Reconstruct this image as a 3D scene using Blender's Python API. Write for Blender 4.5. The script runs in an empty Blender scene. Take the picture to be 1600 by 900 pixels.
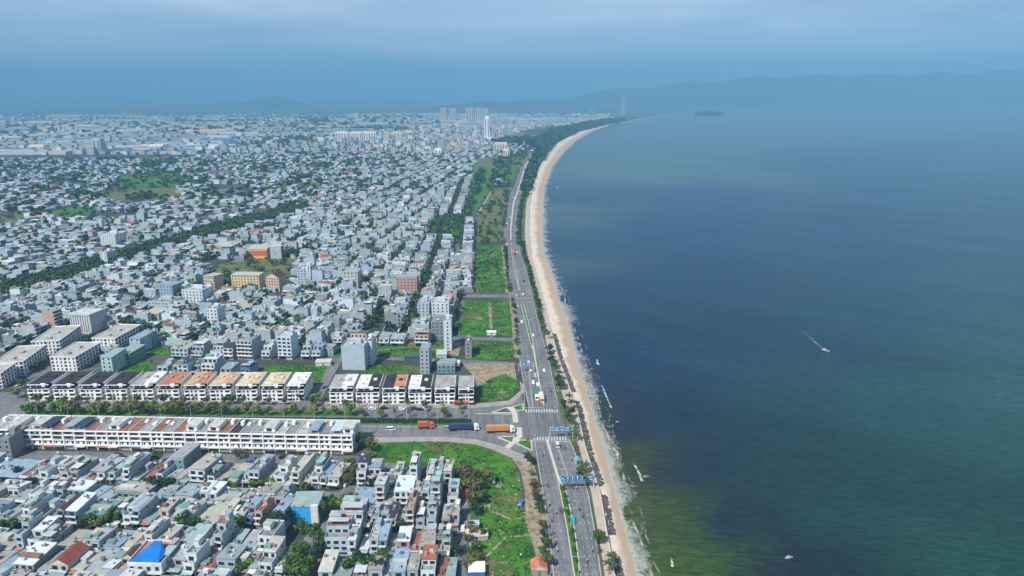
import bpy, math, random
import numpy as np
from mathutils import Vector, Matrix

R = math.radians
# ------------------------------------------------------------------ camera
F, H, YH, VX = 1100.0, 175.0, 150.0, 745.0
PITCH = math.atan((450 - YH) / F)
YAW = math.atan((800 - VX) * math.cos(PITCH) / F)
CP, SP, CY, SY = math.cos(PITCH), math.sin(PITCH), math.cos(-YAW), math.sin(-YAW)

def P(px, py, z=0.0):
    """where the point seen at that place of the photograph lies on level z"""
    u = (px - 800) / F; v = -(py - 450) / F
    dx, dy, dz = u, CP + v * SP, -SP + v * CP
    t = (z - H) / dz
    X, Y = dx * t, dy * t
    return (X * CY - Y * SY, X * SY + Y * CY)

scene = bpy.context.scene
COL = scene.collection
cam_d = bpy.data.cameras.new('camera')
cam = bpy.data.objects.new('camera', cam_d); COL.objects.link(cam)
cam.location = (0, 0, H)
cam.rotation_euler = (R(90) - PITCH, 0, -YAW)
cam_d.sensor_width = 36; cam_d.lens = 36 * F / 1600
cam_d.clip_start = 1; cam_d.clip_end = 90000
scene.camera = cam

# ------------------------------------------------------------------ light
SUN_EL = 50.0
SUN_AZ = math.atan2(-0.62, -0.78)          # the sun stands behind and to the left of the camera
world = bpy.data.worlds.new('World'); scene.world = world
world.use_nodes = True
wn, wl = world.node_tree.nodes, world.node_tree.links
wn.clear()
sky = wn.new('ShaderNodeTexSky'); sky.sky_type = 'NISHITA'; sky.sun_disc = False
sky.sun_elevation = R(SUN_EL); sky.sun_rotation = SUN_AZ; sky.dust_density = 2.0; sky.altitude = 100
tc = wn.new('ShaderNodeTexCoord')
mp = wn.new('ShaderNodeMapping'); mp.inputs['Scale'].default_value = (1, 1, 7.0); mp.inputs['Location'].default_value = (3.3, 1.2, 0)
nz = wn.new('ShaderNodeTexNoise'); nz.inputs['Scale'].default_value = 2.2; nz.inputs['Detail'].default_value = 7
nz.inputs['Roughness'].default_value = 0.5; nz.inputs['Distortion'].default_value = 0.4
rp = wn.new('ShaderNodeValToRGB'); rp.color_ramp.elements[0].position = 0.32; rp.color_ramp.elements[1].position = 0.68
cc = wn.new('ShaderNodeMix'); cc.data_type = 'RGBA'
cc.inputs[6].default_value = (2.8, 3.7, 5.4, 1); cc.inputs[7].default_value = (8.0, 8.6, 10.2, 1)
mx = wn.new('ShaderNodeMix'); mx.data_type = 'RGBA'; mx.inputs[0].default_value = 0.75
bg = wn.new('ShaderNodeBackground'); bg.inputs[1].default_value = 0.10
wo = wn.new('ShaderNodeOutputWorld')
wl.new(tc.outputs['Generated'], mp.inputs[0]); wl.new(mp.outputs[0], nz.inputs['Vector'])
wl.new(nz.outputs[0], rp.inputs[0]); wl.new(rp.outputs[0], cc.inputs[0])
sx_ = wn.new('ShaderNodeSeparateXYZ'); wl.new(tc.outputs['Generated'], sx_.inputs[0])
zr = wn.new('ShaderNodeMapRange'); zr.inputs[1].default_value = 0.12; zr.inputs[2].default_value = 0.6; zr.inputs[3].default_value = 0.92; zr.inputs[4].default_value = 0.08
wl.new(sx_.outputs[2], zr.inputs[0]); wl.new(zr.outputs[0], mx.inputs[0])      # cloud banks low down, thinner overhead
wl.new(sky.outputs[0], mx.inputs[6]); wl.new(cc.outputs[2], mx.inputs[7])
wl.new(mx.outputs[2], bg.inputs[0]); wl.new(bg.outputs[0], wo.inputs[0])

sd = bpy.data.lights.new('sun', 'SUN'); sd.energy = 5.0; sd.angle = R(1.2); sd.color = (1.0, 0.965, 0.92)
sun = bpy.data.objects.new('sun', sd); COL.objects.link(sun)
sv = Vector((math.sin(SUN_AZ) * math.cos(R(SUN_EL)), math.cos(SUN_AZ) * math.cos(R(SUN_EL)), math.sin(R(SUN_EL))))
sun.rotation_euler = sv.to_track_quat('Z', 'Y').to_euler()
sun.location = (0, 0, 500)

scene.view_settings.view_transform = 'Standard'; scene.view_settings.look = 'None'
scene.view_settings.gamma = 1; scene.view_settings.use_curve_mapping = False
scene.view_settings.exposure = 0.40
scene.render.engine = 'CYCLES'
scene.cycles.use_denoising = True
scene.cycles.max_bounces = 4; scene.cycles.diffuse_bounces = 2; scene.cycles.glossy_bounces = 2
scene.cycles.transmission_bounces = 1; scene.cycles.volume_bounces = 0
scene.cycles.caustics_reflective = False; scene.cycles.caustics_refractive = False

HAZE_DENSITY = 0.000165
HAZE_COLOR = (0.21, 0.51, 0.775, 1)

# ------------------------------------------------------------------ materials
MAT = {}
def new_mat(name):
    m = bpy.data.materials.new(name); m.use_nodes = True
    nt = m.node_tree; nt.nodes.clear()
    out = nt.nodes.new('ShaderNodeOutputMaterial'); b = nt.nodes.new('ShaderNodeBsdfPrincipled')
    nt.links.new(b.outputs[0], out.inputs[0])
    MAT[name] = m
    return m, nt, b

def noise(nt, scale, detail=4, coord=None, rough=0.55, dist=0.0, stretch=None):
    n = nt.nodes.new('ShaderNodeTexNoise'); n.inputs['Scale'].default_value = scale
    n.inputs['Detail'].default_value = detail; n.inputs['Roughness'].default_value = rough
    n.inputs['Distortion'].default_value = dist
    g = nt.nodes.new('ShaderNodeNewGeometry')
    src = g.outputs['Position']
    if stretch:
        if len(stretch) > 3:
            mp0 = nt.nodes.new('ShaderNodeMapping'); mp0.inputs['Rotation'].default_value = (0, 0, -stretch[3])
            nt.links.new(src, mp0.inputs[0]); src = mp0.outputs[0]
        mpn = nt.nodes.new('ShaderNodeMapping'); mpn.inputs['Scale'].default_value = stretch[:3]
        nt.links.new(src, mpn.inputs[0]); src = mpn.outputs[0]
    nt.links.new(src, n.inputs['Vector'])
    return n.outputs[0]

def ramp(nt, src, stops):
    r = nt.nodes.new('ShaderNodeValToRGB'); e = r.color_ramp.elements
    while len(e) < len(stops): e.new(0.5)
    for i, (p, c) in enumerate(stops):
        e[i].position = p
        e[i].color = (c, c, c, 1) if isinstance(c, (int, float)) else tuple(c) + (1,)
    nt.links.new(src, r.inputs[0])
    return r.outputs[0]

def mixc(nt, fac, a, b, mode='MIX'):
    m = nt.nodes.new('ShaderNodeMix'); m.data_type = 'RGBA'; m.blend_type = mode
    for s, i in ((fac, 0), (a, 6), (b, 7)):
        if isinstance(s, (int, float)): m.inputs[i].default_value = s
        elif isinstance(s, tuple): m.inputs[i].default_value = s + (1,)
        else: nt.links.new(s, m.inputs[i])
    return m.outputs[2]

def math_(nt, op, a, b=None, clamp=False):
    m = nt.nodes.new('ShaderNodeMath'); m.operation = op; m.use_clamp = clamp
    for s, i in ((a, 0), (b, 1)):
        if s is None: continue
        if isinstance(s, (int, float)): m.inputs[i].default_value = s
        else: nt.links.new(s, m.inputs[i])
    return m.outputs[0]

def attr(nt, name):
    a = nt.nodes.new('ShaderNodeAttribute'); a.attribute_name = name
    return a

def bump(nt, b, src, strength, dist):
    n = nt.nodes.new('ShaderNodeBump'); n.inputs['Strength'].default_value = strength; n.inputs['Distance'].default_value = dist
    nt.links.new(src, n.inputs['Height']); nt.links.new(n.outputs[0], b.inputs['Normal'])

def col_mat(name, rough, lo=0.75, hi=1.1, s1=0.25, s2=1.6, spec=0.3, metal=0.0, stain=None, stainpos=(0.5, 0.7), bmp=0):
    """a surface whose own colour is stored with the mesh, weathered by noise"""
    m, nt, b = new_mat(name)
    c = attr(nt, 'Col').outputs['Color']
    n1 = ramp(nt, noise(nt, s1, 3), [(0.3, lo), (0.7, hi)])
    n2 = ramp(nt, noise(nt, s2, 4), [(0.3, 0.82), (0.7, 1.08)])
    c = mixc(nt, 1.0, c, n1, 'MULTIPLY'); c = mixc(nt, 1.0, c, n2, 'MULTIPLY')
    if stain:
        st = ramp(nt, noise(nt, 0.55, 5, dist=0.6), [(stainpos[0], 0.0), (stainpos[1], 0.8)])
        c = mixc(nt, st, c, stain)
    nt.links.new(c, b.inputs['Base Color'])
    b.inputs['Roughness'].default_value = rough; b.inputs['Specular IOR Level'].default_value = spec
    b.inputs['Metallic'].default_value = metal
    if bmp: bump(nt, b, noise(nt, 1.2, 4), 0.6, bmp)
    return m

col_mat('wall', 0.85, 0.86, 1.05)
col_mat('tin', 0.55, 0.80, 1.08, stain=(0.20, 0.13, 0.09), stainpos=(0.62, 0.8), spec=0.4)
col_mat('flat', 0.95, 0.62, 1.1, s1=0.35, s2=2.2, stain=(0.06, 0.06, 0.055), stainpos=(0.55, 0.75))
col_mat('tile', 0.8, 0.7, 1.1, s1=0.5, s2=3.0)
col_mat('paint', 0.35, 0.97, 1.02, spec=0.5)
col_mat('rough', 0.9, 0.8, 1.1)
col_mat('leaf', 0.7, 0.75, 1.2, s1=0.15, s2=0.8, spec=0.2)
m, nt, b = new_mat('glass'); b.inputs['Base Color'].default_value = (0.018, 0.026, 0.034, 1); b.inputs['Roughness'].default_value = 0.18
m, nt, b = new_mat('marking')
mk = ramp(nt, noise(nt, 1.5, 4), [(0.38, 0.22), (0.6, 0.55)]); nt.links.new(mk, b.inputs['Base Color']); b.inputs['Roughness'].default_value = 0.8

def ground_mat(name, layers, rough=0.95, bmp=None):
    """layers: base colour, then (scale, lo, hi, colour) blended on by noise"""
    m, nt, b = new_mat(name)
    c = layers[0]
    if len(layers) == 1: c = mixc(nt, 0.0, c, c)
    for sc, lo, hi, colr in layers[1:]:
        c = mixc(nt, ramp(nt, noise(nt, sc, 6, rough=0.62), [(lo, 0.0), (hi, 1.0)]), c, colr)
    nt.links.new(c, b.inputs['Base Color']); b.inputs['Roughness'].default_value = rough
    b.inputs['Specular IOR Level'].default_value = 0.15
    if bmp: bump(nt, b, noise(nt, bmp[0], 5), 1.0, bmp[1])
    return m

ground_mat('land', [(0.065, 0.07, 0.068), (0.02, 0.42, 0.55, (0.03, 0.05, 0.022)), (0.006, 0.5, 0.6, (0.11, 0.105, 0.09)), (0.25, 0.45, 0.65, (0.05, 0.055, 0.045))])
ground_mat('far_land', [(0.035, 0.06, 0.04), (0.0012, 0.45, 0.6, (0.09, 0.10, 0.07)), (0.004, 0.52, 0.62, (0.24, 0.22, 0.18)), (0.012, 0.55, 0.65, (0.02, 0.035, 0.02))])
ground_mat('field', [(0.038, 0.135, 0.011), (0.05, 0.42, 0.58, (0.062, 0.175, 0.015)), (0.11, 0.5, 0.62, (0.020, 0.075, 0.010)), (0.028, 0.56, 0.66, (0.11, 0.105, 0.040)), (0.5, 0.58, 0.7, (0.07, 0.12, 0.03)), (0.22, 0.70, 0.76, (0.30, 0.26, 0.20))], bmp=(0.5, 0.8))
ground_mat('dry_field', [(0.13, 0.12, 0.05), (0.07, 0.42, 0.56, (0.045, 0.10, 0.018)), (0.2, 0.5, 0.62, (0.20, 0.16, 0.10)), (0.6, 0.5, 0.7, (0.06, 0.09, 0.03))], bmp=(0.6, 0.5))
ground_mat('dirt', [(0.30, 0.235, 0.17), (0.12, 0.42, 0.6, (0.22, 0.16, 0.11)), (0.35, 0.5, 0.6, (0.10, 0.12, 0.05)), (0.8, 0.5, 0.7, (0.34, 0.28, 0.22))], bmp=(0.8, 0.2))
ground_mat('asphalt', [(0.135, 0.145, 0.15), (0.04, 0.42, 0.58, (0.19, 0.195, 0.195)), (0.3, 0.45, 0.7, (0.11, 0.115, 0.12)), (1.5, 0.4, 0.8, (0.15, 0.155, 0.16))], rough=0.85)
_nt = MAT['asphalt'].node_tree; _b = [n for n in _nt.nodes if n.type == 'BSDF_PRINCIPLED'][0]; _src = _b.inputs['Base Color'].links[0].from_socket
_c = mixc(_nt, 1.0, _src, ramp(_nt, noise(_nt, 0.6, 3, stretch=(1.0, 0.03, 1)), [(0.35, 0.74), (0.6, 1.05)]), 'MULTIPLY')       # tyre-worn tracks along the coastal road
_c = mixc(_nt, ramp(_nt, noise(_nt, 0.09, 5, rough=.7, dist=.8), [(0.60, 0.0), (0.66, 0.5)]), _c, (0.085, 0.09, 0.095)); _nt.links.new(_c, _b.inputs['Base Color'])
ground_mat('pavement', [(0.30, 0.28, 0.25), (0.2, 0.4, 0.6, (0.24, 0.22, 0.20)), (0.9, 0.5, 0.7, (0.34, 0.32, 0.29))])
ground_mat('walkway', [(0.42, 0.36, 0.29), (0.1, 0.4, 0.6, (0.34, 0.29, 0.23)), (0.9, 0.45, 0.7, (0.40, 0.35, 0.29))])
ground_mat('kerbstone', [(0.5, 0.47, 0.42), (1.0, 0.4, 0.7, (0.38, 0.35, 0.3))])
ground_mat('hill', [(0.02, 0.035, 0.025), (0.002, 0.4, 0.6, (0.035, 0.05, 0.03)), (0.0006, 0.5, 0.6, (0.015, 0.025, 0.02))])

# sand: dry by the wall, wet by the water (own colour of wet sand)
m, nt, b = new_mat('sand')
wet = attr(nt, 'wet').outputs['Fac']
wn_ = math_(nt, 'ADD', wet, math_(nt, 'MULTIPLY', math_(nt, 'SUBTRACT', noise(nt, 0.045, 6, rough=.65), 0.5), 1.1))
dry = mixc(nt, ramp(nt, noise(nt, 0.35, 5), [(0.4, 0.0), (0.65, 1.0)]), (0.60, 0.525, 0.41), (0.51, 0.435, 0.33))
dry = mixc(nt, ramp(nt, noise(nt, 1.6, 4), [(0.62, 0.0), (0.72, 0.6)]), dry, (0.28, 0.20, 0.13))
dry = mixc(nt, ramp(nt, noise(nt, 0.10, 5, stretch=(2.2, 0.5, 1), rough=.7), [(0.5, 0.0), (0.7, 0.55)]), dry, (0.33, 0.26, 0.18))
c = mixc(nt, ramp(nt, wn_, [(0.40, 0.0), (0.66, 1.0)]), dry, (0.36, 0.28, 0.19))
nt.links.new(c, b.inputs['Base Color']); b.inputs['Roughness'].default_value = 0.85
bump(nt, b, noise(nt, 0.5, 5), 0.6, 0.25)

# sea: water colour stored with the mesh (silt and deep water), foam from the distance to the shore
m, nt, b = new_mat('sea_water')
body = attr(nt, 'Col').outputs['Color']
patch = ramp(nt, noise(nt, 0.007, 6, stretch=(0.45, 2.2, 1, R(-38)), dist=0.6), [(0.3, 0.74), (0.7, 1.25)])
body = mixc(nt, 1.0, body, patch, 'MULTIPLY')
fine = ramp(nt, noise(nt, 0.34, 5, stretch=(0.4, 1.9, 1, R(-12)), rough=0.8), [(0.34, 0.48), (0.66, 1.5)])
body = mixc(nt, 1.0, body, fine, 'MULTIPLY')
sh = attr(nt, 'shore').outputs['Fac']                       # metres off the waterline
lace = noise(nt, 0.30, 6, rough=0.75, dist=1.2, stretch=(1.3, 0.7, 1))
big = noise(nt, 0.035, 3)
reach = math_(nt, 'ADD', 1.0, math_(nt, 'MULTIPLY', ramp(nt, big, [(0.35, 0.15), (0.65, 1.0)]), 17.0))
fall = math_(nt, 'SUBTRACT', 1.0, math_(nt, 'DIVIDE', sh, reach))
foam = ramp(nt, math_(nt, 'ADD', math_(nt, 'MULTIPLY', fall, 0.42), lace), [(0.66, 0.0), (0.90, 0.62)])
foam = math_(nt, 'MULTIPLY', foam, ramp(nt, fall, [(0.0, 0.0), (0.12, 1.0)]))
rim = ramp(nt, math_(nt, 'ADD', sh, math_(nt, 'MULTIPLY', math_(nt, 'SUBTRACT', noise(nt, 0.2, 4), 0.5), 2.5)), [(0.0, 0.8), (0.9, 0.0)])
ln = None
for off_, wd_, sc_n in ((5.0, 0.9, 0.018), (8.0, 0.6, 0.03)):      # breaker lines running along the shore
    dd_ = math_(nt, 'ABSOLUTE', math_(nt, 'SUBTRACT', sh, math_(nt, 'ADD', off_ - 5, math_(nt, 'MULTIPLY', noise(nt, sc_n, 3, stretch=(1, 1, 1)), 11.0))))
    one = math_(nt, 'MULTIPLY', ramp(nt, dd_, [(0.0, 0.9 if off_ < 6 else 0.35), (wd_, 0.0)]), ramp(nt, noise(nt, 0.05 + sc_n, 4, rough=.7), [(0.47, 0.0), (0.6, 1.0)]))
    foam = math_(nt, 'MAXIMUM', foam, one)
foam = math_(nt, 'MAXIMUM', foam, rim)
c = mixc(nt, foam, body, (0.50, 0.52, 0.48))
nt.links.new(c, b.inputs['Base Color'])
rr = mixc(nt, foam, (0.2, 0.2, 0.2), (0.9, 0.9, 0.9)); nt.links.new(rr, b.inputs['Roughness'])
b.inputs['IOR'].default_value = 1.33; b.inputs['Specular IOR Level'].default_value = 0.16
wv = math_(nt, 'ADD', noise(nt, 0.22, 6, stretch=(0.5, 1.8, 1, R(-12)), rough=0.75), math_(nt, 'MULTIPLY', noise(nt, 0.05, 3, stretch=(0.5, 1.6, 1, R(-15))), 1.5))
bump(nt, b, wv, 0.7, 1.1)

# ------------------------------------------------------------------ mesh helpers
def link_mesh(name, verts, faces, mats, midx=None, cols=None, parent=None, loc=None, rz=0.0, shadow=True):
    me = bpy.data.meshes.new(name)
    me.from_pydata(verts, [], faces)
    for mm in mats: me.materials.append(MAT[mm])
    if midx is not None and len(mats) > 1: me.polygons.foreach_set('material_index', midx)
    if cols is not None:
        lt = np.empty(len(faces), dtype=np.int32); me.polygons.foreach_get('loop_total', lt)
        ca = me.color_attributes.new('Col', 'FLOAT_COLOR', 'CORNER')
        c4 = np.ones((len(faces), 4), dtype=np.float32); c4[:, :3] = np.array(cols, dtype=np.float32)
        ca.data.foreach_set('color', np.repeat(c4, lt, axis=0).ravel())
    o = bpy.data.objects.new(name, me); COL.objects.link(o)
    if parent is not None: o.parent = parent
    if loc is not None: o.location = loc
    if rz: o.rotation_euler = (0, 0, rz)
    return o

class MB:
    def __init__(s): s.v = []; s.f = []; s.m = []; s.c = []; s.mats = []
    def face(s, pts, mat, col):
        n = len(s.v); s.v.extend(pts); s.f.append(tuple(range(n, n + len(pts)))); s._a(mat, col)
    def _a(s, mat, col):
        if mat not in s.mats: s.mats.append(mat)
        s.m.append(s.mats.index(mat)); s.c.append(col)
    def box(s, x0, x1, y0, y1, z0, z1, mat, col, bottom=False):
        n = len(s.v)
        s.v.extend([(x0, y0, z0), (x1, y0, z0), (x1, y1, z0), (x0, y1, z0), (x0, y0, z1), (x1, y0, z1), (x1, y1, z1), (x0, y1, z1)])
        fs = [(n, n+1, n+5, n+4), (n+1, n+2, n+6, n+5), (n+2, n+3, n+7, n+6), (n+3, n, n+4, n+7), (n+4, n+5, n+6, n+7)]
        if bottom: fs.append((n+3, n+2, n+1, n))
        for f in fs: s.f.append(f); s._a(mat, col)
    def cyl(s, cx, cy, r0, r1, z0, z1, seg, mat, col, axis='z'):
        n = len(s.v)
        for (r, z) in ((r0, z0), (r1, z1)):
            for k in range(seg):
                a = 2 * math.pi * k / seg; p, q = r * math.cos(a), r * math.sin(a)
                if axis == 'z': s.v.append((cx + p, cy + q, z))
                elif axis == 'x': s.v.append((z, cx + p, cy + q))
                else: s.v.append((cx + p, z, cy + q))
        for k in range(seg):
            s.f.append((n + k, n + (k + 1) % seg, n + seg + (k + 1) % seg, n + seg + k)); s._a(mat, col)
        s.f.append(tuple(n + seg + k for k in range(seg))); s._a(mat, col)
        s.f.append(tuple(n + seg - 1 - k for k in range(seg))); s._a(mat, col)
    def tube(s, pts, rads, seg, mat, col):
        n = len(s.v); pts = [Vector(p) for p in pts]
        for i, p in enumerate(pts):
            d = (pts[min(i + 1, len(pts) - 1)] - pts[max(i - 1, 0)]).normalized()
            a = d.cross(Vector((0.31, 0.95, 0.1))).normalized(); b2 = d.cross(a)
            for k in range(seg):
                t = 2 * math.pi * k / seg
                s.v.append(tuple(p + (a * math.cos(t) + b2 * math.sin(t)) * rads[i]))
        for i in range(len(pts) - 1):
            for k in range(seg):
                s.f.append((n + i*seg + k, n + i*seg + (k+1) % seg, n + (i+1)*seg + (k+1) % seg, n + (i+1)*seg + k)); s._a(mat, col)
    def merge(s, o, mat4=None, loc=(0, 0, 0), rz=0.0, sc=1.0):
        n = len(s.v); c, q = math.cos(rz) * sc, math.sin(rz) * sc
        x0, y0, z0 = loc
        s.v.extend([(x*c - y*q + x0, x*q + y*c + y0, z*sc + z0) for x, y, z in o.v])
        s.f.extend([tuple(i + n for i in f) for f in o.f])
        mm = []
        for mt in o.mats:
            if mt not in s.mats: s.mats.append(mt)
            mm.append(s.mats.index(mt))
        s.m.extend([mm[i] for i in o.m]); s.c.extend(o.c)
    def build(s, name, parent=None, loc=None, rz=0.0):
        if not s.f: return None
        return link_mesh(name, s.v, s.f, s.mats, s.m, s.c, parent, loc, rz)

LABELS = {}
def tag(o, label=None, cat=None, group=None, kind=None):
    if label:
        k = label.lower()
        LABELS[k] = LABELS.get(k, 0) + 1
        o['label'] = label
    if cat: o['category'] = cat
    if group: o['group'] = group
    if kind: o['kind'] = kind
    return o

def empty(name, loc, rz=0.0):
    o = bpy.data.objects.new(name, None); COL.objects.link(o)
    o.empty_display_size = 0.5; o.location = loc; o.rotation_euler = (0, 0, rz)
    return o

KIDS = {}
def copy_tree(o, parent=None):
    c = o.copy(); COL.objects.link(c); c.parent = parent
    for ch in KIDS.get(o.name, ()):
        copy_tree(ch, c)
    return c
def reg(o):                                          # remember the children of a thing once, for quick copying
    KIDS[o.name] = list(o.children)
    for ch in o.children: reg(ch)
    return o

ONES = 'first second third fourth fifth sixth seventh eighth ninth tenth eleventh twelfth thirteenth fourteenth fifteenth sixteenth seventeenth eighteenth nineteenth'.split()
TENS = {20: 'twent', 30: 'thirt', 40: 'fort', 50: 'fift', 60: 'sixt', 70: 'sevent', 80: 'eight', 90: 'ninet'}
def ordn(i):                                         # 1 -> first
    if i < 20: return ONES[i - 1]
    t, u = i // 10 * 10, i % 10
    if i >= 100: return 'hundred-and-' + ordn(i - 100) if i > 100 else 'hundredth'
    return TENS[t] + 'ieth' if u == 0 else TENS[t] + 'y-' + ONES[u - 1]

def inside(poly, x, y):
    r = False; j = len(poly) - 1
    for i in range(len(poly)):
        xi, yi = poly[i]; xj, yj = poly[j]
        if (yi > y) != (yj > y) and x < (xj - xi) * (y - yi) / (yj - yi) + xi: r = not r
        j = i
    return r

def interp(pts, y):
    """piecewise line through (y, x) pairs sorted by y"""
    ys = [p[0] for p in pts]; xs = [p[1] for p in pts]
    return float(np.interp(y, ys, xs))

def sheet(name, poly, z, mat, kind='structure', px=True, thick=0.0):
    pts = [P(*p) for p in poly] if px else poly
    a = sum(pts[i][0] * pts[(i+1) % len(pts)][1] - pts[(i+1) % len(pts)][0] * pts[i][1] for i in range(len(pts)))
    if a < 0: pts = pts[::-1]
    v = [(x, y, z) for x, y in pts]; f = [tuple(range(len(v)))]
    if thick:
        n = len(v); v += [(x, y, z - thick) for x, y in pts]
        f += [(i, i + n, (i + 1) % n + n, (i + 1) % n)[::1] for i in range(n)]
    o = link_mesh(name, v, f, [mat])
    o['kind'] = kind
    return o

# ------------------------------------------------------------------ coast, land, sea
SEA_Z = -2.4
def world_line(px_pts, z=0.0):
    w = [P(x, y, z) for x, y in px_pts]
    return sorted((y, x) for x, y in w)
COAST = world_line([(1003, 925), (995, 900), (978, 835), (960, 770), (943, 700), (924, 640), (912, 600), (899, 560), (885, 500), (870, 460), (859, 420), (850, 400), (846, 360), (847, 320),
                    (850, 290), (862, 260), (882, 235), (899, 220), (925, 205), (954, 195), (1006, 185), (1041, 180), (1140, 171.5)], SEA_Z)
COAST = [(100, COAST[0][1])] + COAST + [(COAST[-1][0] * 1.10, 5800), (COAST[-1][0] * 1.14, 9000), (COAST[-1][0] * 1.16, 60000)]
WALL = world_line([(968, 925), (961, 900), (950, 840), (938, 770), (915, 700), (902, 640), (888, 600), (873, 560), (857, 500), (847, 460), (836, 420), (830, 400), (826, 360), (827, 320),
                   (833, 290), (843, 260), (858, 235), (876, 220), (908, 205), (950, 195.2), (1004, 185), (1039.5, 180), (1139, 171.4)])
WALL = [(100, WALL[0][1])] + WALL + [(WALL[-1][0] * 1.10, 5600), (WALL[-1][0] * 1.14, 8800), (WALL[-1][0] * 1.16, 60000)]
PATHL = world_line([(950, 925), (945, 900), (936, 840), (924, 770), (905, 700), (886, 640), (874, 600), (858, 560), (848, 500), (840, 460), (828, 420), (822, 400), (820, 360), (822, 320), (829, 290), (840, 260)])
PATHL = [(100, PATHL[0][1])] + PATHL
ROADL = world_line([(866, 925), (863, 900), (856, 830), (847, 770), (838, 715), (830, 660), (814, 580), (805, 520), (795, 460), (787, 400), (785, 360), (791, 320), (804, 290), (814, 260), (827, 240), (838, 231)])
ROADR = world_line([(948, 925), (941, 900), (931, 830), (920, 770), (903, 715), (888, 680), (875, 640), (866, 600), (858, 560), (846, 520), (836, 480), (822, 420), (814, 400), (808, 360), (812, 320), (819, 290), (828, 260), (838, 240), (846, 231)])
for L in (ROADL, ROADR): L.insert(0, (100, L[0][1]))

ys = [100, 140, 180] + list(np.arange(200, 620, 6.0)) + list(np.geomspace(620, 16000, 130)) + [25000, 40000]
ys = [float(y) for y in ys]
def loft(name, ya, cols_fn, mat, kind='structure', attrs=None):
    rows = [cols_fn(y) for y in ya]
    k = len(rows[0]); v = [p for r in rows for p in r]
    f = [(i*k + j, i*k + j + 1, (i+1)*k + j + 1, (i+1)*k + j) for i in range(len(rows) - 1) for j in range(k - 1)]
    o = link_mesh(name, v, f, [mat])
    if attrs:
        for nm, fn in attrs.items():
            vals = fn()
            a = o.data.attributes.new(nm, 'FLOAT', 'POINT'); a.data.foreach_set('value', np.array(vals, dtype=np.float32))
    o['kind'] = kind
    return o

FAR_Y = 2300
loft('ground', [y for y in ys if y <= 2400] , lambda y: [(-40000, y, 0), (-3000, y, 0), (-1000, y, 0), (interp(WALL, y), y, 0)], 'land')
loft('far_plain', [2400] + [y for y in ys if y > 2410], lambda y: [(-40000, y, 0), (-3000, y, 0), (interp(WALL, y), y, 0)], 'far_land')
# low step closing the 2 m behind the last edge of the near land
sheet('ground_behind', [(-40000, 100), (40, 100), (40, -2000), (-40000, -2000)], 0.0, 'land', px=False)
BT = [0.0, 0.06, 0.15, 0.3, 0.45, 0.6, 0.75, 0.88, 1.0, 1.25]
def beach_row(y):
    xa, xb = interp(WALL, y), interp(COAST, y)
    w = max(xb - xa, 4.0)
    out = []
    for t in BT:
        z = -0.9 + (SEA_Z + 0.02 + 0.9) * (t ** 1.3) if t <= 1 else SEA_Z - 0.9
        out.append((xa + w * t, y, z))
    return out
ysb = [y for y in ys if y < 14000]
loft('beach', ysb, beach_row, 'sand', attrs={'wet': lambda: [t for _ in ysb for t in BT]})

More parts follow.
